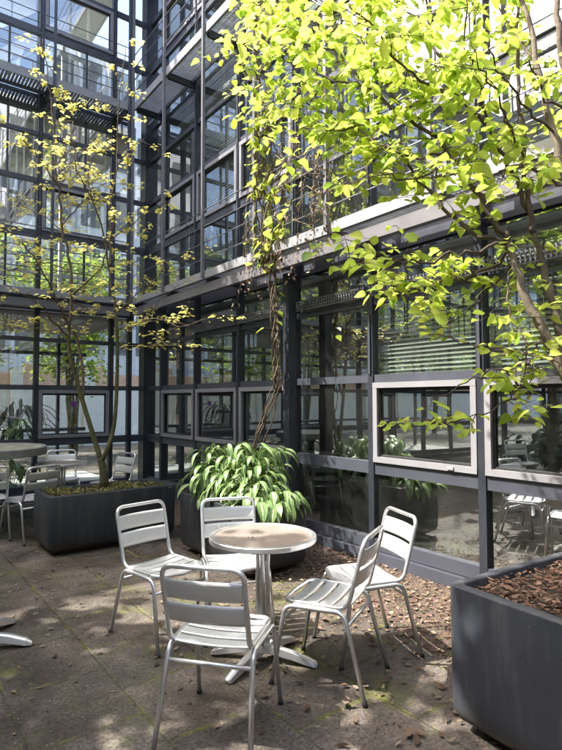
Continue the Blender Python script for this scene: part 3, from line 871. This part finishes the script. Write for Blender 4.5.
for pts, r0, r1 in [
    ([(508, 245, 2.7), (492, 215, 2.75), (470, 180, 2.8), (446, 150, 2.9), (405, 115, 3.0), (368, 85, 3.1), (338, 50, 3.25), (312, 20, 3.4)], .017, .004),
    ([(535, 235, 2.95), (528, 200, 3.0), (525, 160, 3.05), (520, 100, 3.1), (519, 50, 3.2), (518, -20, 3.3)], .016, .009),
    ([(531, 215, 3.0), (512, 170, 3.0), (490, 130, 3.0), (460, 95, 3.0), (442, 60, 3.1), (431, 25, 3.15), (424, -20, 3.2)], .014, .005),
    ([(505, 240, 2.7), (478, 236, 2.8), (452, 215, 2.9), (425, 185, 3.0), (400, 158, 3.2), (368, 138, 3.4), (330, 115, 3.6), (285, 92, 3.8), (250, 78, 4.0)], .012, .003),
    ([(446, 150, 2.9), (425, 160, 2.9), (395, 152, 3.0), (360, 128, 3.2), (330, 130, 3.3), (300, 118, 3.4)], .008, .003),
    ([(470, 180, 2.8), (440, 175, 2.6), (410, 178, 2.5), (380, 172, 2.4)], .007, .003),
    ([(405, 115, 3.0), (385, 75, 3.1), (365, 40, 3.1), (360, -10, 3.2)], .008, .003),
    ([(368, 85, 3.1), (340, 82, 3.2), (312, 70, 3.3), (280, 60, 3.5), (256, 42, 3.7)], .007, .003),
    ([(490, 130, 3.0), (480, 90, 2.8), (470, 50, 2.7), (468, 0, 2.6)], .008, .003),
    ([(460, 95, 3.0), (430, 85, 2.8), (400, 62, 2.7), (378, 30, 2.6), (350, 5, 2.6)], .008, .003),
    ([(525, 160, 3.05), (510, 130, 2.6), (500, 100, 2.4), (480, 70, 2.2)], .007, .003),
    ([(555, 133, 2.85), (530, 110, 2.6), (505, 80, 2.4), (490, 40, 2.3)], .007, .003),
    ([(508, 245, 2.7), (480, 252, 2.7), (452, 258, 2.7), (420, 262, 2.65), (390, 262, 2.6), (360, 258, 2.5), (335, 268, 2.4)], .009, .003),
    ([(512, 255, 2.7), (490, 268, 2.8), (455, 282, 3.0), (425, 286, 3.1), (395, 292, 3.2)], .008, .003),
    ([(515, 262, 2.7), (507, 290, 2.65), (512, 318, 2.6), (526, 342, 2.55), (528, 360, 2.5), (520, 390, 2.45)], .005, .003),
    ([(546, 337, 2.55), (530, 345, 2.5), (518, 358, 2.45), (517, 386, 2.4), (498, 408, 2.4), (470, 418, 2.4), (445, 424, 2.4)], .006, .002),
    ([(546, 337, 2.55), (536, 350, 2.6), (528, 372, 2.6), (527, 400, 2.65)], .005, .002),
    ([(518, 386, 2.4), (505, 372, 2.3), (480, 378, 2.3), (455, 390, 2.3), (430, 400, 2.3)], .004, .002),
    ([(528, 360, 2.5), (500, 350, 2.6), (470, 345, 2.8), (440, 335, 2.9), (415, 330, 3.0)], .005, .002),
    ([(515, 262, 2.7), (490, 290, 2.9), (470, 310, 3.1), (445, 325, 3.2), (420, 318, 3.3)], .006, .002),
    ([(572, 190, 2.8), (545, 175, 2.4), (520, 165, 2.2), (500, 172, 2.1)], .007, .003),
    ([(610, 150, 2.6), (575, 120, 2.3), (550, 100, 2.1), (530, 60, 2.0)], .007, .003),
    ([(542, 80, 2.9), (520, 40, 3.2), (500, 10, 3.4), (480, -30, 3.5)], .008, .003),
    ([(431, 25, 3.15), (400, 5, 3.3), (370, -15, 3.4)], .006, .003),
    ([(338, 50, 3.25), (300, 40, 3.5), (270, 15, 3.7), (245, -10, 3.9)], .006, .003),
    ([(424, -20, 3.2), (400, -80, 3.3), (370, -140, 3.4)], .008, .003),
    ([(518, -20, 3.3), (500, -100, 3.4), (470, -170, 3.6)], .010, .003),
    ([(545, -80, 2.7), (520, -160, 2.8), (480, -240, 3.0)], .010, .003),
    ([(610, 150, 2.6), (640, 60, 2.4), (650, -40, 2.4)], .010, .003),
]:
    stem(A_(pts), r0, r1, br, 6, .009)
def dress(P, every, leafL, n_leaf, mb, leafmb, start=0.25, spread=.32, kind='obovate', up=.25, grav=.05):
    N = len(P)
    for i in range(int(N * start), N):
        if rnd.random() > every: continue
        a = rnd.uniform(0, 6.283)
        d = Vector((math.cos(a), math.sin(a), rnd.uniform(-.4, .7)))
        T = twig(mb, P[i], d, rnd.uniform(.5, 1) * spread, .0028, 4, grav, .3)
        for j, q in enumerate(T[1:]):
            for _ in range(n_leaf if j >= 2 else 1):
                b = rnd.uniform(0, 6.283)
                dd = Vector((math.cos(b), math.sin(b), rnd.uniform(-.5, .25)))
                st = q + dd.normalized() * rnd.uniform(.015, .05)
                mb.tube([q, st], .0012, 3)
                add_leaf(leafmb, st, dd, Vector((0, 0, 1)) + rvec(.5), rnd.uniform(*leafL), rnd.choice([kind, kind, 'heart', 'oval']), rnd.uniform(-.05, .35), rnd.uniform(-.1, .55), rnd.uniform(.75, 1.1))
for idx, P in enumerate(main):
    if idx < 4:
        dress(P, .22, (.045, .08), 2, br, fol, .62); continue
    low = idx in (20, 21, 22, 23, 24, 25)
    near = min(q.x * math.sin(YAW) + q.y * math.cos(YAW) for q in P) < 2.45
    if low: dress(P, .5, (.03, .06), 2, br, fol, .42, .16)
    elif near: dress(P, .7, (.03, .07), 3, br, fol, .35, .26)
    elif idx in (18, 19): dress(P, .9, (.05, .085), 2, br, fol, .3, .22)
    else:
        dress(P, 1.0, (.035, .085), 4, br, fol, .24, .26)
        dress(P, .65, (.035, .08), 4, br, fol, .42, .46)
trunk.build('trunk', M['bark_r'], tr); br.build('branches', M['bark_d'], tr); fol.build('crown', M['leaf_r'], tr)
inv = Matrix.Translation(-tr.location)
for c in tr.children: c.matrix_parent_inverse = inv

# ------------------------------------------------------------------ climbing vine on the post
vi = thing('climbing_vine', 'twisted climbing vine with lime leaves winding up the steel post beside the striped plant', 'vine', (3.2, 4.9, .58))
st = MB(); fol = MB(); dry = MB()
def helix(z0, z1, x0, y0, x1, y1, r, turns, ph, rad):
    pts = []
    n = int(20 * (z1 - z0)) + 6
    for i in range(n + 1):
        t = i / n; z = z0 + (z1 - z0) * t; a = ph + turns * 6.283 * t
        pts.append(Vector((x0 + (x1 - x0) * t + r * math.cos(a), y0 + (y1 - y0) * t + r * math.sin(a), z)) + rvec(.006))
    st.tube(pts, [rad * (1 - .4 * i / n) for i in range(n + 1)], 6); return pts
B0 = [(3.15, 4.98), (3.28, 5.05), (3.22, 4.85), (3.10, 5.10), (3.33, 4.94)]
for k, (bx_, by_) in enumerate(B0):
    helix(.56, 1.7, bx_, by_, 3.52, 4.70, .015 + .012 * k, .5 + .1 * k, k * 1.3, .014 - .0015 * k)
for k in range(6): helix(1.65, 3.1, 3.52, 4.70, 3.44, 4.72, .028 + .006 * (k % 3), 1.2 + .35 * k, k * 1.05, .011)
VP = []
for k in range(7): VP.append(helix(3.0, 8.2, 3.42, 4.74, 3.38, 4.88, .05 + .012 * k, 2.5 + .3 * k, k * .9, .010))
# side runners along the walkway edge and railing rods
RUN = []
for k in range(9):
    z = rnd.choice([3.12, 3.35, 3.56, 3.77, 4.0, 4.6, 5.4, 6.3]); y0 = 4.97; L = rnd.uniform(.5, 1.6)
    pts = [Vector((3.38 + rnd.uniform(-.04, .04), y0 - L * i / 8, z + .10 * math.sin(i * 1.3 + k))) + rvec(.02) for i in range(9)]
    st.tube(pts, .006, 5); RUN.append(pts)
for k in range(60):   # hanging dry stems
    y = rnd.uniform(3.7, 5.1); z = rnd.uniform(3.2, 4.6); L = rnd.uniform(.3, 1.0)
    T = twig(st, Vector((3.38, y, z)), Vector((rnd.uniform(-.2, .1), rnd.uniform(-.2, .2), -1)), L, .004, 6, .1, .15)
    for q in T[1:]:
        if rnd.random() < .8:
            for _ in range(2): add_leaf(dry, q + rvec(.02), rvec() + Vector((0, 0, -.8)), rvec(), rnd.uniform(.02, .05), 'oval', .5, .4)
def vine_density(z):
    if z < 3.25: return .04
    if z < 4.4: return .18 + .12 * math.sin(z * 5)
    return .20 + .20 * math.sin(z * 4.3 + 1) + (.14 if z > 5.2 else 0)
for P in VP[:5]:
    for i, q in enumerate(P):
        if rnd.random() < vine_density(q.z):
            sp_ = .42 if q.z > 4.6 else .25
            T = twig(st, q, Vector((rnd.gauss(-.4, .5), rnd.gauss(.0, 1.0), rnd.uniform(-.6, .3))), rnd.uniform(.10, sp_), .003, 3, .15)
            for t_ in T[1:]:
                b = rnd.uniform(0, 6.283); dd = Vector((math.cos(b) - .4, math.sin(b), rnd.uniform(-.8, -.1)))
                add_leaf(fol, t_, dd, Vector((-.5, 0, 1)) + rvec(.45), rnd.uniform(.045, .11), rnd.choice(['heart', 'obovate']), rnd.uniform(.05, .2), .3, rnd.uniform(.85, 1.15))
for P in RUN:
    for q in P:
        for _ in range(rnd.choice([0, 0, 1, 2, 3])):
            b = rnd.uniform(0, 6.283); dd = Vector((math.cos(b) - .4, math.sin(b), rnd.uniform(-.9, -.1)))
            add_leaf(fol, q + rvec(.06), dd, Vector((-.6, 0, 1)) + rvec(.35), rnd.uniform(.07, .13), 'heart', .1, .3)
for k in range(10):   # leaves low on the trunk
    z = rnd.uniform(2.3, 3.2); b = rnd.uniform(0, 6.283)
    p = Vector((3.46, 4.75, z)) + Vector((math.cos(b), math.sin(b), 0)) * .09
    add_leaf(fol, p, Vector((math.cos(b), math.sin(b), -.4)), Vector((0, 0, 1)) + rvec(.3), rnd.uniform(.07, .13), 'heart', .1, .3)
st.build('stems', M['bark_v'], vi); fol.build('leaves', M['leaf_v'], vi); dry.build('dry_leaves', M['dry_leaf'], vi)
inv = Matrix.Translation(-vi.location)
for c in vi.children: c.matrix_parent_inverse = inv

# ------------------------------------------------------------------ striped-leaf plants
def arching_plant(name, label, cat, x0, x1, y0, y1, z, n, L, mat, clumps=14, spread=.32, up=.9, w=1.0):
    t = thing(name, label, cat, ((x0 + x1) / 2, (y0 + y1) / 2, z))
    mb = MB(); mb.useuv = True; sm = MB()
    cs = [(rnd.uniform(x0, x1), rnd.uniform(y0, y1)) for _ in range(clumps)]
    for i in range(n):
        cx, cy = rnd.choice(cs); a = rnd.uniform(0, 6.283)
        el = rnd.uniform(.15, 1.25)
        base = Vector((cx + rnd.gauss(0, .03), cy + rnd.gauss(0, .03), z))
        hgt = spread * rnd.uniform(.15, 1.12) * up * (.75 + .35 * math.sin(cx * 17 + cy * 9))
        out = Vector((math.cos(a), math.sin(a), 0)) * spread * rnd.uniform(.25, 1.0) * math.cos(el * .8)
        tip = base + out + Vector((0, 0, hgt))
        mid = base + out * .3 + Vector((0, 0, hgt * .75))
        sm.tube(smooth_path([base, mid, tip], 3), .0035, 4)
        d = (Vector((math.cos(a), math.sin(a), 0)) * 1.0 + Vector((0, 0, rnd.uniform(-.7, .35))))
        # long curved blade in 7 segments
        Lf = rnd.uniform(*L) * rnd.choice([.6, .8, 1, 1, 1.1]); k = len(mb.v); p = tip.copy(); dv = d.normalized()
        sd = dv.cross(Vector((0, 0, 1))).normalized(); sd = (sd + Vector((0, 0, rnd.gauss(0, .25)))).normalized(); ns = 8
        for j in range(ns + 1):
            tt = j / ns; wd = w * Lf * .19 * (math.sin(math.pi * min(1, tt * .93 + .05)) ** .75) * (1.15 - .35 * tt)
            upv = sd.cross(dv).normalized()
            mb.v += [tuple(p - sd * wd + upv * wd * .35), tuple(p), tuple(p + sd * wd + upv * wd * .35)]
            mb.uv += [(1, tt), (0, tt), (1, tt)]
            dv = (dv + Vector((0, 0, -.19 - .12 * tt))).normalized(); p = p + dv * (Lf / ns)
        for j in range(ns):
            q = k + j * 3
            mb.face([q, q + 1, q + 4, q + 3], True); mb.face([q + 1, q + 2, q + 5, q + 4], True)
    mb.build('leaves', mat, t); sm.build('stems', M['leaf_g'], t)
    inv = Matrix.Translation(-t.location)
    for c in t.children: c.matrix_parent_inverse = inv
    return t
arching_plant('leafy_plant', 'dense clump of green and cream striped leaves spilling over its planter by the glass', 'plant',
              2.76, 3.10, 4.08, 5.04, .58, 760, (.12, .22), M['hosta'], 40, .28, 1.62, .86)

arching_plant('trailing_plant', 'drooping part-yellowed leaves hanging over the right hand end of the leafy planter', 'plant',
              2.80, 3.10, 3.96, 4.10, .57, 110, (.14, .24), M['hosta'], 10, .20, .8)

# ------------------------------------------------------------------ bistro chairs
def make_chair():
    t = thing('bistro_chair', 'x', 'chair')
    r = .0125
    # side leg frames: inverted U, splayed feet
    for s in (-1, 1):
        m = MB()
        P = fillet([(s * .222, .262, 0), (s * .205, .185, .432), (s * .200, -.150, .438), (s * .222, -.268, 0)], .055, 6)
        m.tube(P, r, 10); lf = m.build('leg_frame', M['alu'], t)
        for fy in (.262, -.268):
            c = MB(); c.tube([(s * .2225, fy, .0), (s * .2210, fy * .985, .022)], .0142, 10); c.build('foot_cap', M['cap'], lf)
    m = MB(); m.tube([(-.203, -.168, .372), (.203, -.168, .372)], .010, 8); m.build('stretcher', M['alu'], t)
    m = MB(); m.tube([(-.207, .199, .355), (.207, .199, .355)], .010, 8); m.build('stretcher', M['alu'], t)
    # back and seat loop in one bent tube
    P = fillet([(0, -.262, .822), (-.192, -.262, .822), (-.188, -.165, .452), (-.190, .195, .452), (0, .222, .440)], .06, 7)
    Q = [Vector((-p.x, p.y, p.z)) for p in P[1:-1]][::-1]
    m = MB(); m.tube(P + Q, r, 10, closed=True)
    m.build('back_frame', M['alu'], t)
    # two curved back slats
    m = MB()
    for z0, z1 in ((.672, .765), (.562, .655)):
        def yy(z): return -.262 + (.822 - z) / (.822 - .452) * .097
        ny, nz = 10, 5; k = len(m.v)
        for face in (0, 1):
            for i in range(ny + 1):
                x = -.185 + .37 * i / ny; cu = -.020 * (1 - (x / .185) ** 2)
                for j in range(nz + 1):
                    z = z0 + (z1 - z0) * j / nz; edge = .005 if j in (0, nz) else 0
                    m.v.append((x, yy(z) + cu + (.0035 - edge * .5 if face else -.0035 + edge * .5), z))
        W = nz + 1; T = (ny + 1) * W
        for i in range(ny):
            for j in range(nz):
                a = k + i * W + j
                m.face([a, a + 1, a + W + 1, a + W], True); m.face([a + T, a + T + W, a + T + W + 1, a + T + 1], True)
            a = k + i * W; m.face([a, a + W, a + T + W, a + T]); a = k + i * W + nz; m.face([a, a + T, a + T + W, a + W])
    m.build('backrest', M['alu_slat'], t)
    # seat slats
    m = MB()
    edges = [(-.155, -.082), (-.070, .003), (.015, .088), (.100, .190)]
    for y0, y1 in edges:
        n = 5; k = len(m.v); nx = 8
        for face in (0, 1):
            for i in range(nx + 1):
                x = -.183 + .366 * i / nx
                for j in range(n + 1):
                    y = y0 + (y1 - y0) * j / n
                    z = .4585 - .010 * (1 - (x / .183) ** 2) - max(0, y - .14) ** 1.2 * .55
                    e = .0025 if j in (0, n) else 0
                    m.v.append((x, y, z - e - (.005 if face else 0)))
        W = n + 1; T = (nx + 1) * W
        for i in range(nx):
            for j in range(n):
                a = k + i * W + j
                m.face([a, a + W, a + W + 1, a + 1], True); m.face([a + T, a + T + 1, a + T + W + 1, a + T + W], True)
            a = k + i * W; m.face([a, a + T, a + T + W, a + W]); a = k + i * W + n; m.face([a, a + W, a + T + W, a + T])
    m.build('seat', M['alu_slat'], t)
    return t
def rot_of(fx, fy): return math.atan2(fy, fx) - math.pi / 2
chair0 = make_chair()
CH = [
    ((1.377, 2.29), (.777, .63), 'nearest aluminium chair, its slatted back turned to the viewer'),
    ((1.60, 3.43), (.20, -.98), 'aluminium chair left of the small round table, in front of the long planter'),
    ((2.04, 3.24), (-.38, -.92), 'aluminium chair standing behind the round table, before the striped leafy plant'),
    ((2.115, 2.34), (-.46, .88), 'aluminium chair right of the table with sunlit seat, its back seen edge-on'),
    ((2.53, 2.47), (-.94, .34), 'aluminium chair nearest the glass wall, its seat partly hidden by another chair'),
    ((1.50, 6.66), (-.30, .95), 'aluminium chair whose back shows over the left end of the long planter'),
    ((1.10, 6.95), (.10, .99), 'aluminium chair cut off by the left edge under the big round table'),
    ((2.22, 8.05), (-.2, -.98), 'aluminium chair against the corridor glass behind the dark table edge'),
    ((2.62, 7.25), (-.9, -.25), 'aluminium chair standing right of the forked trunk behind the long planter'),
    ((.15, 8.1), (.9, .1), 'aluminium chair on the far left side of the big round table, outside the view'),
]
# more furniture of the court that shows as mirror images in the glass
CH += [((-.75, 1.35), (.8, .6), 'aluminium chair left of the viewer, seen mirrored between the mullions'),
       ((-.95, 3.2), (.7, -.7), 'aluminium chair beside a second table, seen mirrored in the office glass'),
       ((-1.3, 5.1), (.5, -.85), 'aluminium chair at the far mirrored table near the dark shrubs')]
CH += [((5.10, 5.78), (.45, .89), 'aluminium chair inside the dark office, its back to the glass beside the column'),
       ((5.55, 7.0), (-.5, -.86), 'aluminium chair deeper inside the office, facing the courtyard')]
for i, ((x, y), (fx, fy), lab) in enumerate(CH):
    if i == 0:
        chair0.location = (x, y, .0); chair0.rotation_euler = (0, 0, rot_of(fx, fy)); chair0['label'] = lab; chair0['group'] = 'aluminium bistro chairs'
    else: copy_thing(chair0, (x, y, 0), rot_of(fx, fy), lab, 'aluminium bistro chairs')

# ------------------------------------------------------------------ bistro table
def make_table(loc, rz, label):
    t = thing('bistro_table', label, 'table', (loc[0], loc[1], 0), rz, 'round bistro tables')
    m = MB(); m.lathe([(0.0001, .738), (.292, .738)], n=56); m.build('tabletop', M['tabletop'], t)
    m = MB(); m.lathe([(.290, .736), (.294, .7415), (.318, .7415), (.3225, .738), (.3225, .717), (.319, .712), (.308, .712), (.300, .718), (.0001, .718)], n=56); m.build('rim', M['alu'], t)
    m = MB()
    for k in range(4):
        a = R(45 + 90 * k); dx, dy = math.cos(a), math.sin(a)
        m.tube(fillet([(dx * .030, dy * .030, .075), (dx * .030, dy * .030, .58), (dx * .035, dy * .035, .68), (dx * .20, dy * .20, .705)], .05, 5), .0115, 8)
    m.tube([(0, 0, .08), (0, 0, .70)], .016, 10)
    m.build('column', M['alu'], t)
    for ang in (198, 308, 18, 128):
        a = R(ang); d = Vector((math.cos(a), math.sin(a), 0)); s = Vector((-d.y, d.x, 0))
        rings = []
        for u, w, z0, z1 in ((.0, .030, .055, .105), (.08, .028, .052, .100), (.18, .027, .036, .078), (.27, .028, .016, .052), (.315, .026, .008, .034), (.33, .018, .008, .022)):
            c = d * u
            rings.append([c - s * w + Vector((0, 0, z0)), c + s * w + Vector((0, 0, z0)), c + s * w * .8 + Vector((0, 0, z1 - .006)), c + s * w * .35 + Vector((0, 0, z1)), c - s * w * .35 + Vector((0, 0, z1)), c - s * w * .8 + Vector((0, 0, z1 - .006))])
        m = MB(); m.loft(rings, sm=False); lg = m.build('leg', M['alu'], t)
        c = d * .305; m = MB(); m.lathe([(.0001, 0), (.014, 0), (.014, .012), (.0001, .012)], c.x, c.y, 12); m.build('glide', M['cap'], lg)
    return t
tb = make_table((1.915, 2.715), 0, 'small round metal table with a dull pinkish top and four splayed feet')
copy_thing(tb, (2.05, 7.45, 0), R(30), 'small round metal table half hidden behind the long planter')
copy_thing(tb, (-.45, 2.25, 0), R(12), 'small round metal table left of the viewer, seen mirrored in the glass')
copy_thing(tb, (5.45, 6.40, 0), R(40), 'small round metal table inside the dark office behind the glass')
# big round table at left rear
t = thing('round_table', 'big round table with a thick grey rim and mossy top at the far left', 'table', (1.20, 7.75, 0))
m = MB(); m.lathe([(.0001, .955), (.66, .955)], n=56); m.build('tabletop', M['stone_top'], t)
m = MB(); m.lathe([(.655, .953), (.665, .965), (.70, .965), (.712, .955), (.712, .87), (.70, .86), (.0001, .86)], n=56); m.build('rim', M['stone_side'], t)
m = MB(); m.lathe([(.0001, 0), (.26, 0), (.26, .03), (.10, .06), (.065, .12), (.065, .75), (.12, .86), (.0001, .86)], n=28); m.build('pedestal', M['steel_mid'], t)
# parasol stand at left, only two arms in view
t = thing('parasol_stand', 'flat metal arms of a cross-shaped stand at the left edge of the paving', 'stand', (.47, 3.98, 0))
for ang in (-28, 32, 152, 212):
    a = R(ang); d = Vector((math.cos(a), math.sin(a), 0)); s = Vector((-d.y, d.x, 0)); rings = []
    for u, w, z0, z1 in ((.0, .040, .07, .12), (.18, .038, .06, .105), (.32, .036, .035, .08), (.42, .034, .014, .05), (.455, .022, .010, .028)):
        c = d * u
        rings.append([c - s * w + Vector((0, 0, z0)), c + s * w + Vector((0, 0, z0)), c + s * w * .8 + Vector((0, 0, z1 - .006)), c + s * w * .3 + Vector((0, 0, z1)), c - s * w * .3 + Vector((0, 0, z1)), c - s * w * .8 + Vector((0, 0, z1 - .006))])
    m = MB(); m.loft(rings, sm=False); lg = m.build('arm', M['alu'], t)
    c = d * .43; m = MB(); m.lathe([(.0001, 0), (.018, 0), (.018, .016), (.0001, .016)], c.x, c.y, 12); m.build('glide', M['cap'], lg)
m = MB(); m.lathe([(.0001, .06), (.05, .06), (.05, .13), (.03, .14), (.03, .42), (.024, .42), (.0001, .42)], n=20); m.build('socket', M['alu'], t)

# ------------------------------------------------------------------ fallen leaves
def bed_place():
    y = rnd.uniform(-.3, 5.2); x = min(3.82, 3.35 + rnd.gauss(0, .34))
    if x < 2.2: return None
    return Vector((x, y, .02 + rnd.uniform(0, .012)))
litter('leaf_litter', 'brown dead leaves and twigs heaped along the foot of the glass wall', M['dry_leaf'], 4300, bed_place, (.012, .045), .35)
def pave_place():
    x = rnd.uniform(-.2, 3.3); y = rnd.uniform(1.2, 8.6)
    dens = .10 + .55 * max(0, min(1, (x - 1.6) / 1.4)) + (.25 if y > 4.0 else 0)
    if rnd.random() > dens: return None
    return Vector((x, y, .008))
litter('fallen_leaves', 'scattered dry leaves lying on the worn paving', M['dry_leaf'], 4200, pave_place, (.012, .05), .22)
litter('fallen_leaves', 'larger curled brown leaves under the chairs and table', M['dry_leaf'], 190,
       lambda: Vector((rnd.uniform(1.7, 3.4), rnd.uniform(1.5, 3.6), .014)), (.03, .075), .55, 'oval')
litter('grit', 'fine grit and crumbs of bark strewn over the paving', M['dry_leaf'], 16000,
       lambda: Vector((rnd.uniform(0, 3.3), 1.3 + 6 * rnd.random() ** 1.3, .003)), (.004, .012), .6, 'oval', 'debris')
litter('table_crumbs', 'few small fallen leaves and bud scales lying on the small round table', M['dry_leaf'], 26,
       lambda: Vector((1.915 + rnd.gauss(0, .12), 2.715 + rnd.gauss(0, .12), .742)), (.008, .025), .3, 'oval', 'debris')
def mossy_place():
    k = rnd.choice([0, 1, 2, 3, 4, 5]); x = .61 + .52 * k + rnd.gauss(0, .012); y = rnd.uniform(1.8, 6)
    if math.sin(y * 3.1 + k * 2) < .1: return None
    return Vector((x, y, .001))
litter('joint_moss', 'small yellow green moss tufts growing in the paving joints', M['moss'], 2600, mossy_place, (.006, .016), 1.2, 'oval', 'moss')

# ------------------------------------------------------------------ trees outside the frame (mirrored in the glass, dappling the floor) and beyond
def shade_tree(label, x, y, h, rad, nl, leaf, leafmat, bark, name='shade_tree', stems=3, cz=None, size=(.08, .15)):
    t = thing(name, label, 'tree', (x, y, 0)); tk = MB(); fo = MB(); cz = cz or h * .7
    for s in range(stems):
        a = rnd.uniform(0, 6.283); top = Vector((x + rad * .45 * math.cos(a), y + rad * .45 * math.sin(a), h * .92))
        P = limb(tk, [Vector((x + .08 * math.cos(a), y + .08 * math.sin(a), 0)), Vector((x + rad * .12 * math.cos(a), y + rad * .12 * math.sin(a), h * .35)), (Vector((x, y, h * .6)) + top) / 2, top], .07, .02, 8, 5, .02)
        for i in range(6, len(P)):
            for _ in range(3):
                b = rnd.uniform(0, 6.283)
                T = twig(tk, P[i], Vector((math.cos(b), math.sin(b), rnd.uniform(-.1, .5))), rad * rnd.uniform(.3, .85), .014, 6, .03, .25)
                for q in T[2:]:
                    for _ in range(nl):
                        c = rnd.uniform(0, 6.283)
                        add_leaf(fo, q + rvec(.14), Vector((math.cos(c), math.sin(c), rnd.uniform(-.6, .2))), Vector((0, 0, 1)) + rvec(.4), rnd.uniform(*size), leaf, .1, .2)
    tk.build('trunk', bark, t); fo.build('crown', leafmat, t)
    inv = Matrix.Translation(-t.location)
    for c in t.children: c.matrix_parent_inverse = inv
    return t
shade_tree('leafy tree left of the viewer, seen only as a mirror image in the office glass', -1.9, 4.9, 6.0, 1.9, 2, 'heart', M['leaf_r'], M['bark_r'], size=(.14, .24))
shade_tree('second leafy tree left of the viewer, added out of view to shade the big grey planter', -.95, 2.45, 6.4, 1.35, 4, 'heart', M['leaf_r'], M['bark_r'], size=(.12, .20))  # added tree, its crown set out of view to shade the grey planter
for i, (x, y, h, r_) in enumerate(((-2.2, 15.3, 5.5, 2.0), (1.4, 16.2, 6.2, 2.2), (4.6, 15.6, 5.6, 1.9), (-5.6, 16, 6, 2.2), (-9.5, 15.5, 6.4, 2.3), (-13.5, 16, 6.4, 2.4), (-18.5, 16.2, 6.5, 2.5))):
    shade_tree(['green tree beyond the corridor, farthest but one to the left', 'green tree beyond the corridor behind the forked trunk', 'green tree beyond the corridor nearest the corner column', 'green tree beyond the corridor at the far left', 'green garden tree mirrored in the office glass, nearest the corner of the court', 'green garden tree mirrored in the office glass, middle one of three', 'green garden tree mirrored in the office glass, farthest away'][i],
               x, y, h, r_, 7, 'oval', M['leaf_y'], M['bark_l'], 'garden_tree', 4, size=(.10, .18))
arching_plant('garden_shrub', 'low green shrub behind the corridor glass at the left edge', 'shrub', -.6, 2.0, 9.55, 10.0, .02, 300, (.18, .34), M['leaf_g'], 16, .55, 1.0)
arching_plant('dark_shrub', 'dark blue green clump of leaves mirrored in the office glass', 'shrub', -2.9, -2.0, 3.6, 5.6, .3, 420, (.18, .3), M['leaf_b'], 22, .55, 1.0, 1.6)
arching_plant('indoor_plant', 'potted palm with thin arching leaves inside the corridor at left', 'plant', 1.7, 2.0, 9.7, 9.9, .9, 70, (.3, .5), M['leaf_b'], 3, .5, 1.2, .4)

# ------------------------------------------------------------------ light
SUN_DIR = Vector((-.84, .54, 0)).normalized(); EL = R(52)
sd = Vector((SUN_DIR.x * math.cos(EL), SUN_DIR.y * math.cos(EL), math.sin(EL)))
sl = bpy.data.lights.new('sun', 'SUN'); sl.energy = 2.15; sl.angle = R(.55); sl.color = (1, .96, .89)
so = bpy.data.objects.new('sun', sl); COL.objects.link(so); so.rotation_euler = sd.to_track_quat('Z', 'Y').to_euler(); so.location = (0, 0, 12)
w = bpy.data.worlds.new('World'); scene.world = w; w.use_nodes = True
nt = w.node_tree; nt.nodes.clear()
sky = nt.nodes.new('ShaderNodeTexSky'); sky.sky_type = 'NISHITA'; sky.sun_disc = False
sky.sun_elevation = EL; sky.sun_rotation = math.atan2(sd.x, sd.y); sky.air_density = .8; sky.dust_density = 3.5; sky.ozone_density = .6
bg = nt.nodes.new('ShaderNodeBackground'); bg.inputs[1].default_value = .15
ow = nt.nodes.new('ShaderNodeOutputWorld')
nt.links.new(sky.outputs[0], bg.inputs[0]); nt.links.new(bg.outputs[0], ow.inputs[0])

cam = bpy.data.cameras.new('camera'); co = bpy.data.objects.new('camera', cam); COL.objects.link(co)
co.location = CAM; co.rotation_euler = (math.pi / 2 + PIT, ROL, -YAW)
cam.sensor_fit = 'HORIZONTAL'; cam.sensor_width = 36; cam.lens = 36 * FPX / 562; cam.clip_end = 400; cam.clip_start = .05
scene.camera = co
vs = scene.view_settings; vs.view_transform = 'Standard'; vs.look = 'None'; vs.exposure = 2.62; vs.gamma = 1; vs.use_curve_mapping = False
cy = scene.cycles; cy.max_bounces = 12; cy.transparent_max_bounces = 24; cy.glossy_bounces = 6; cy.diffuse_bounces = 4
cy.caustics_reflective = False; cy.caustics_refractive = False; cy.use_denoising = True
cy.sample_clamp_indirect = 8
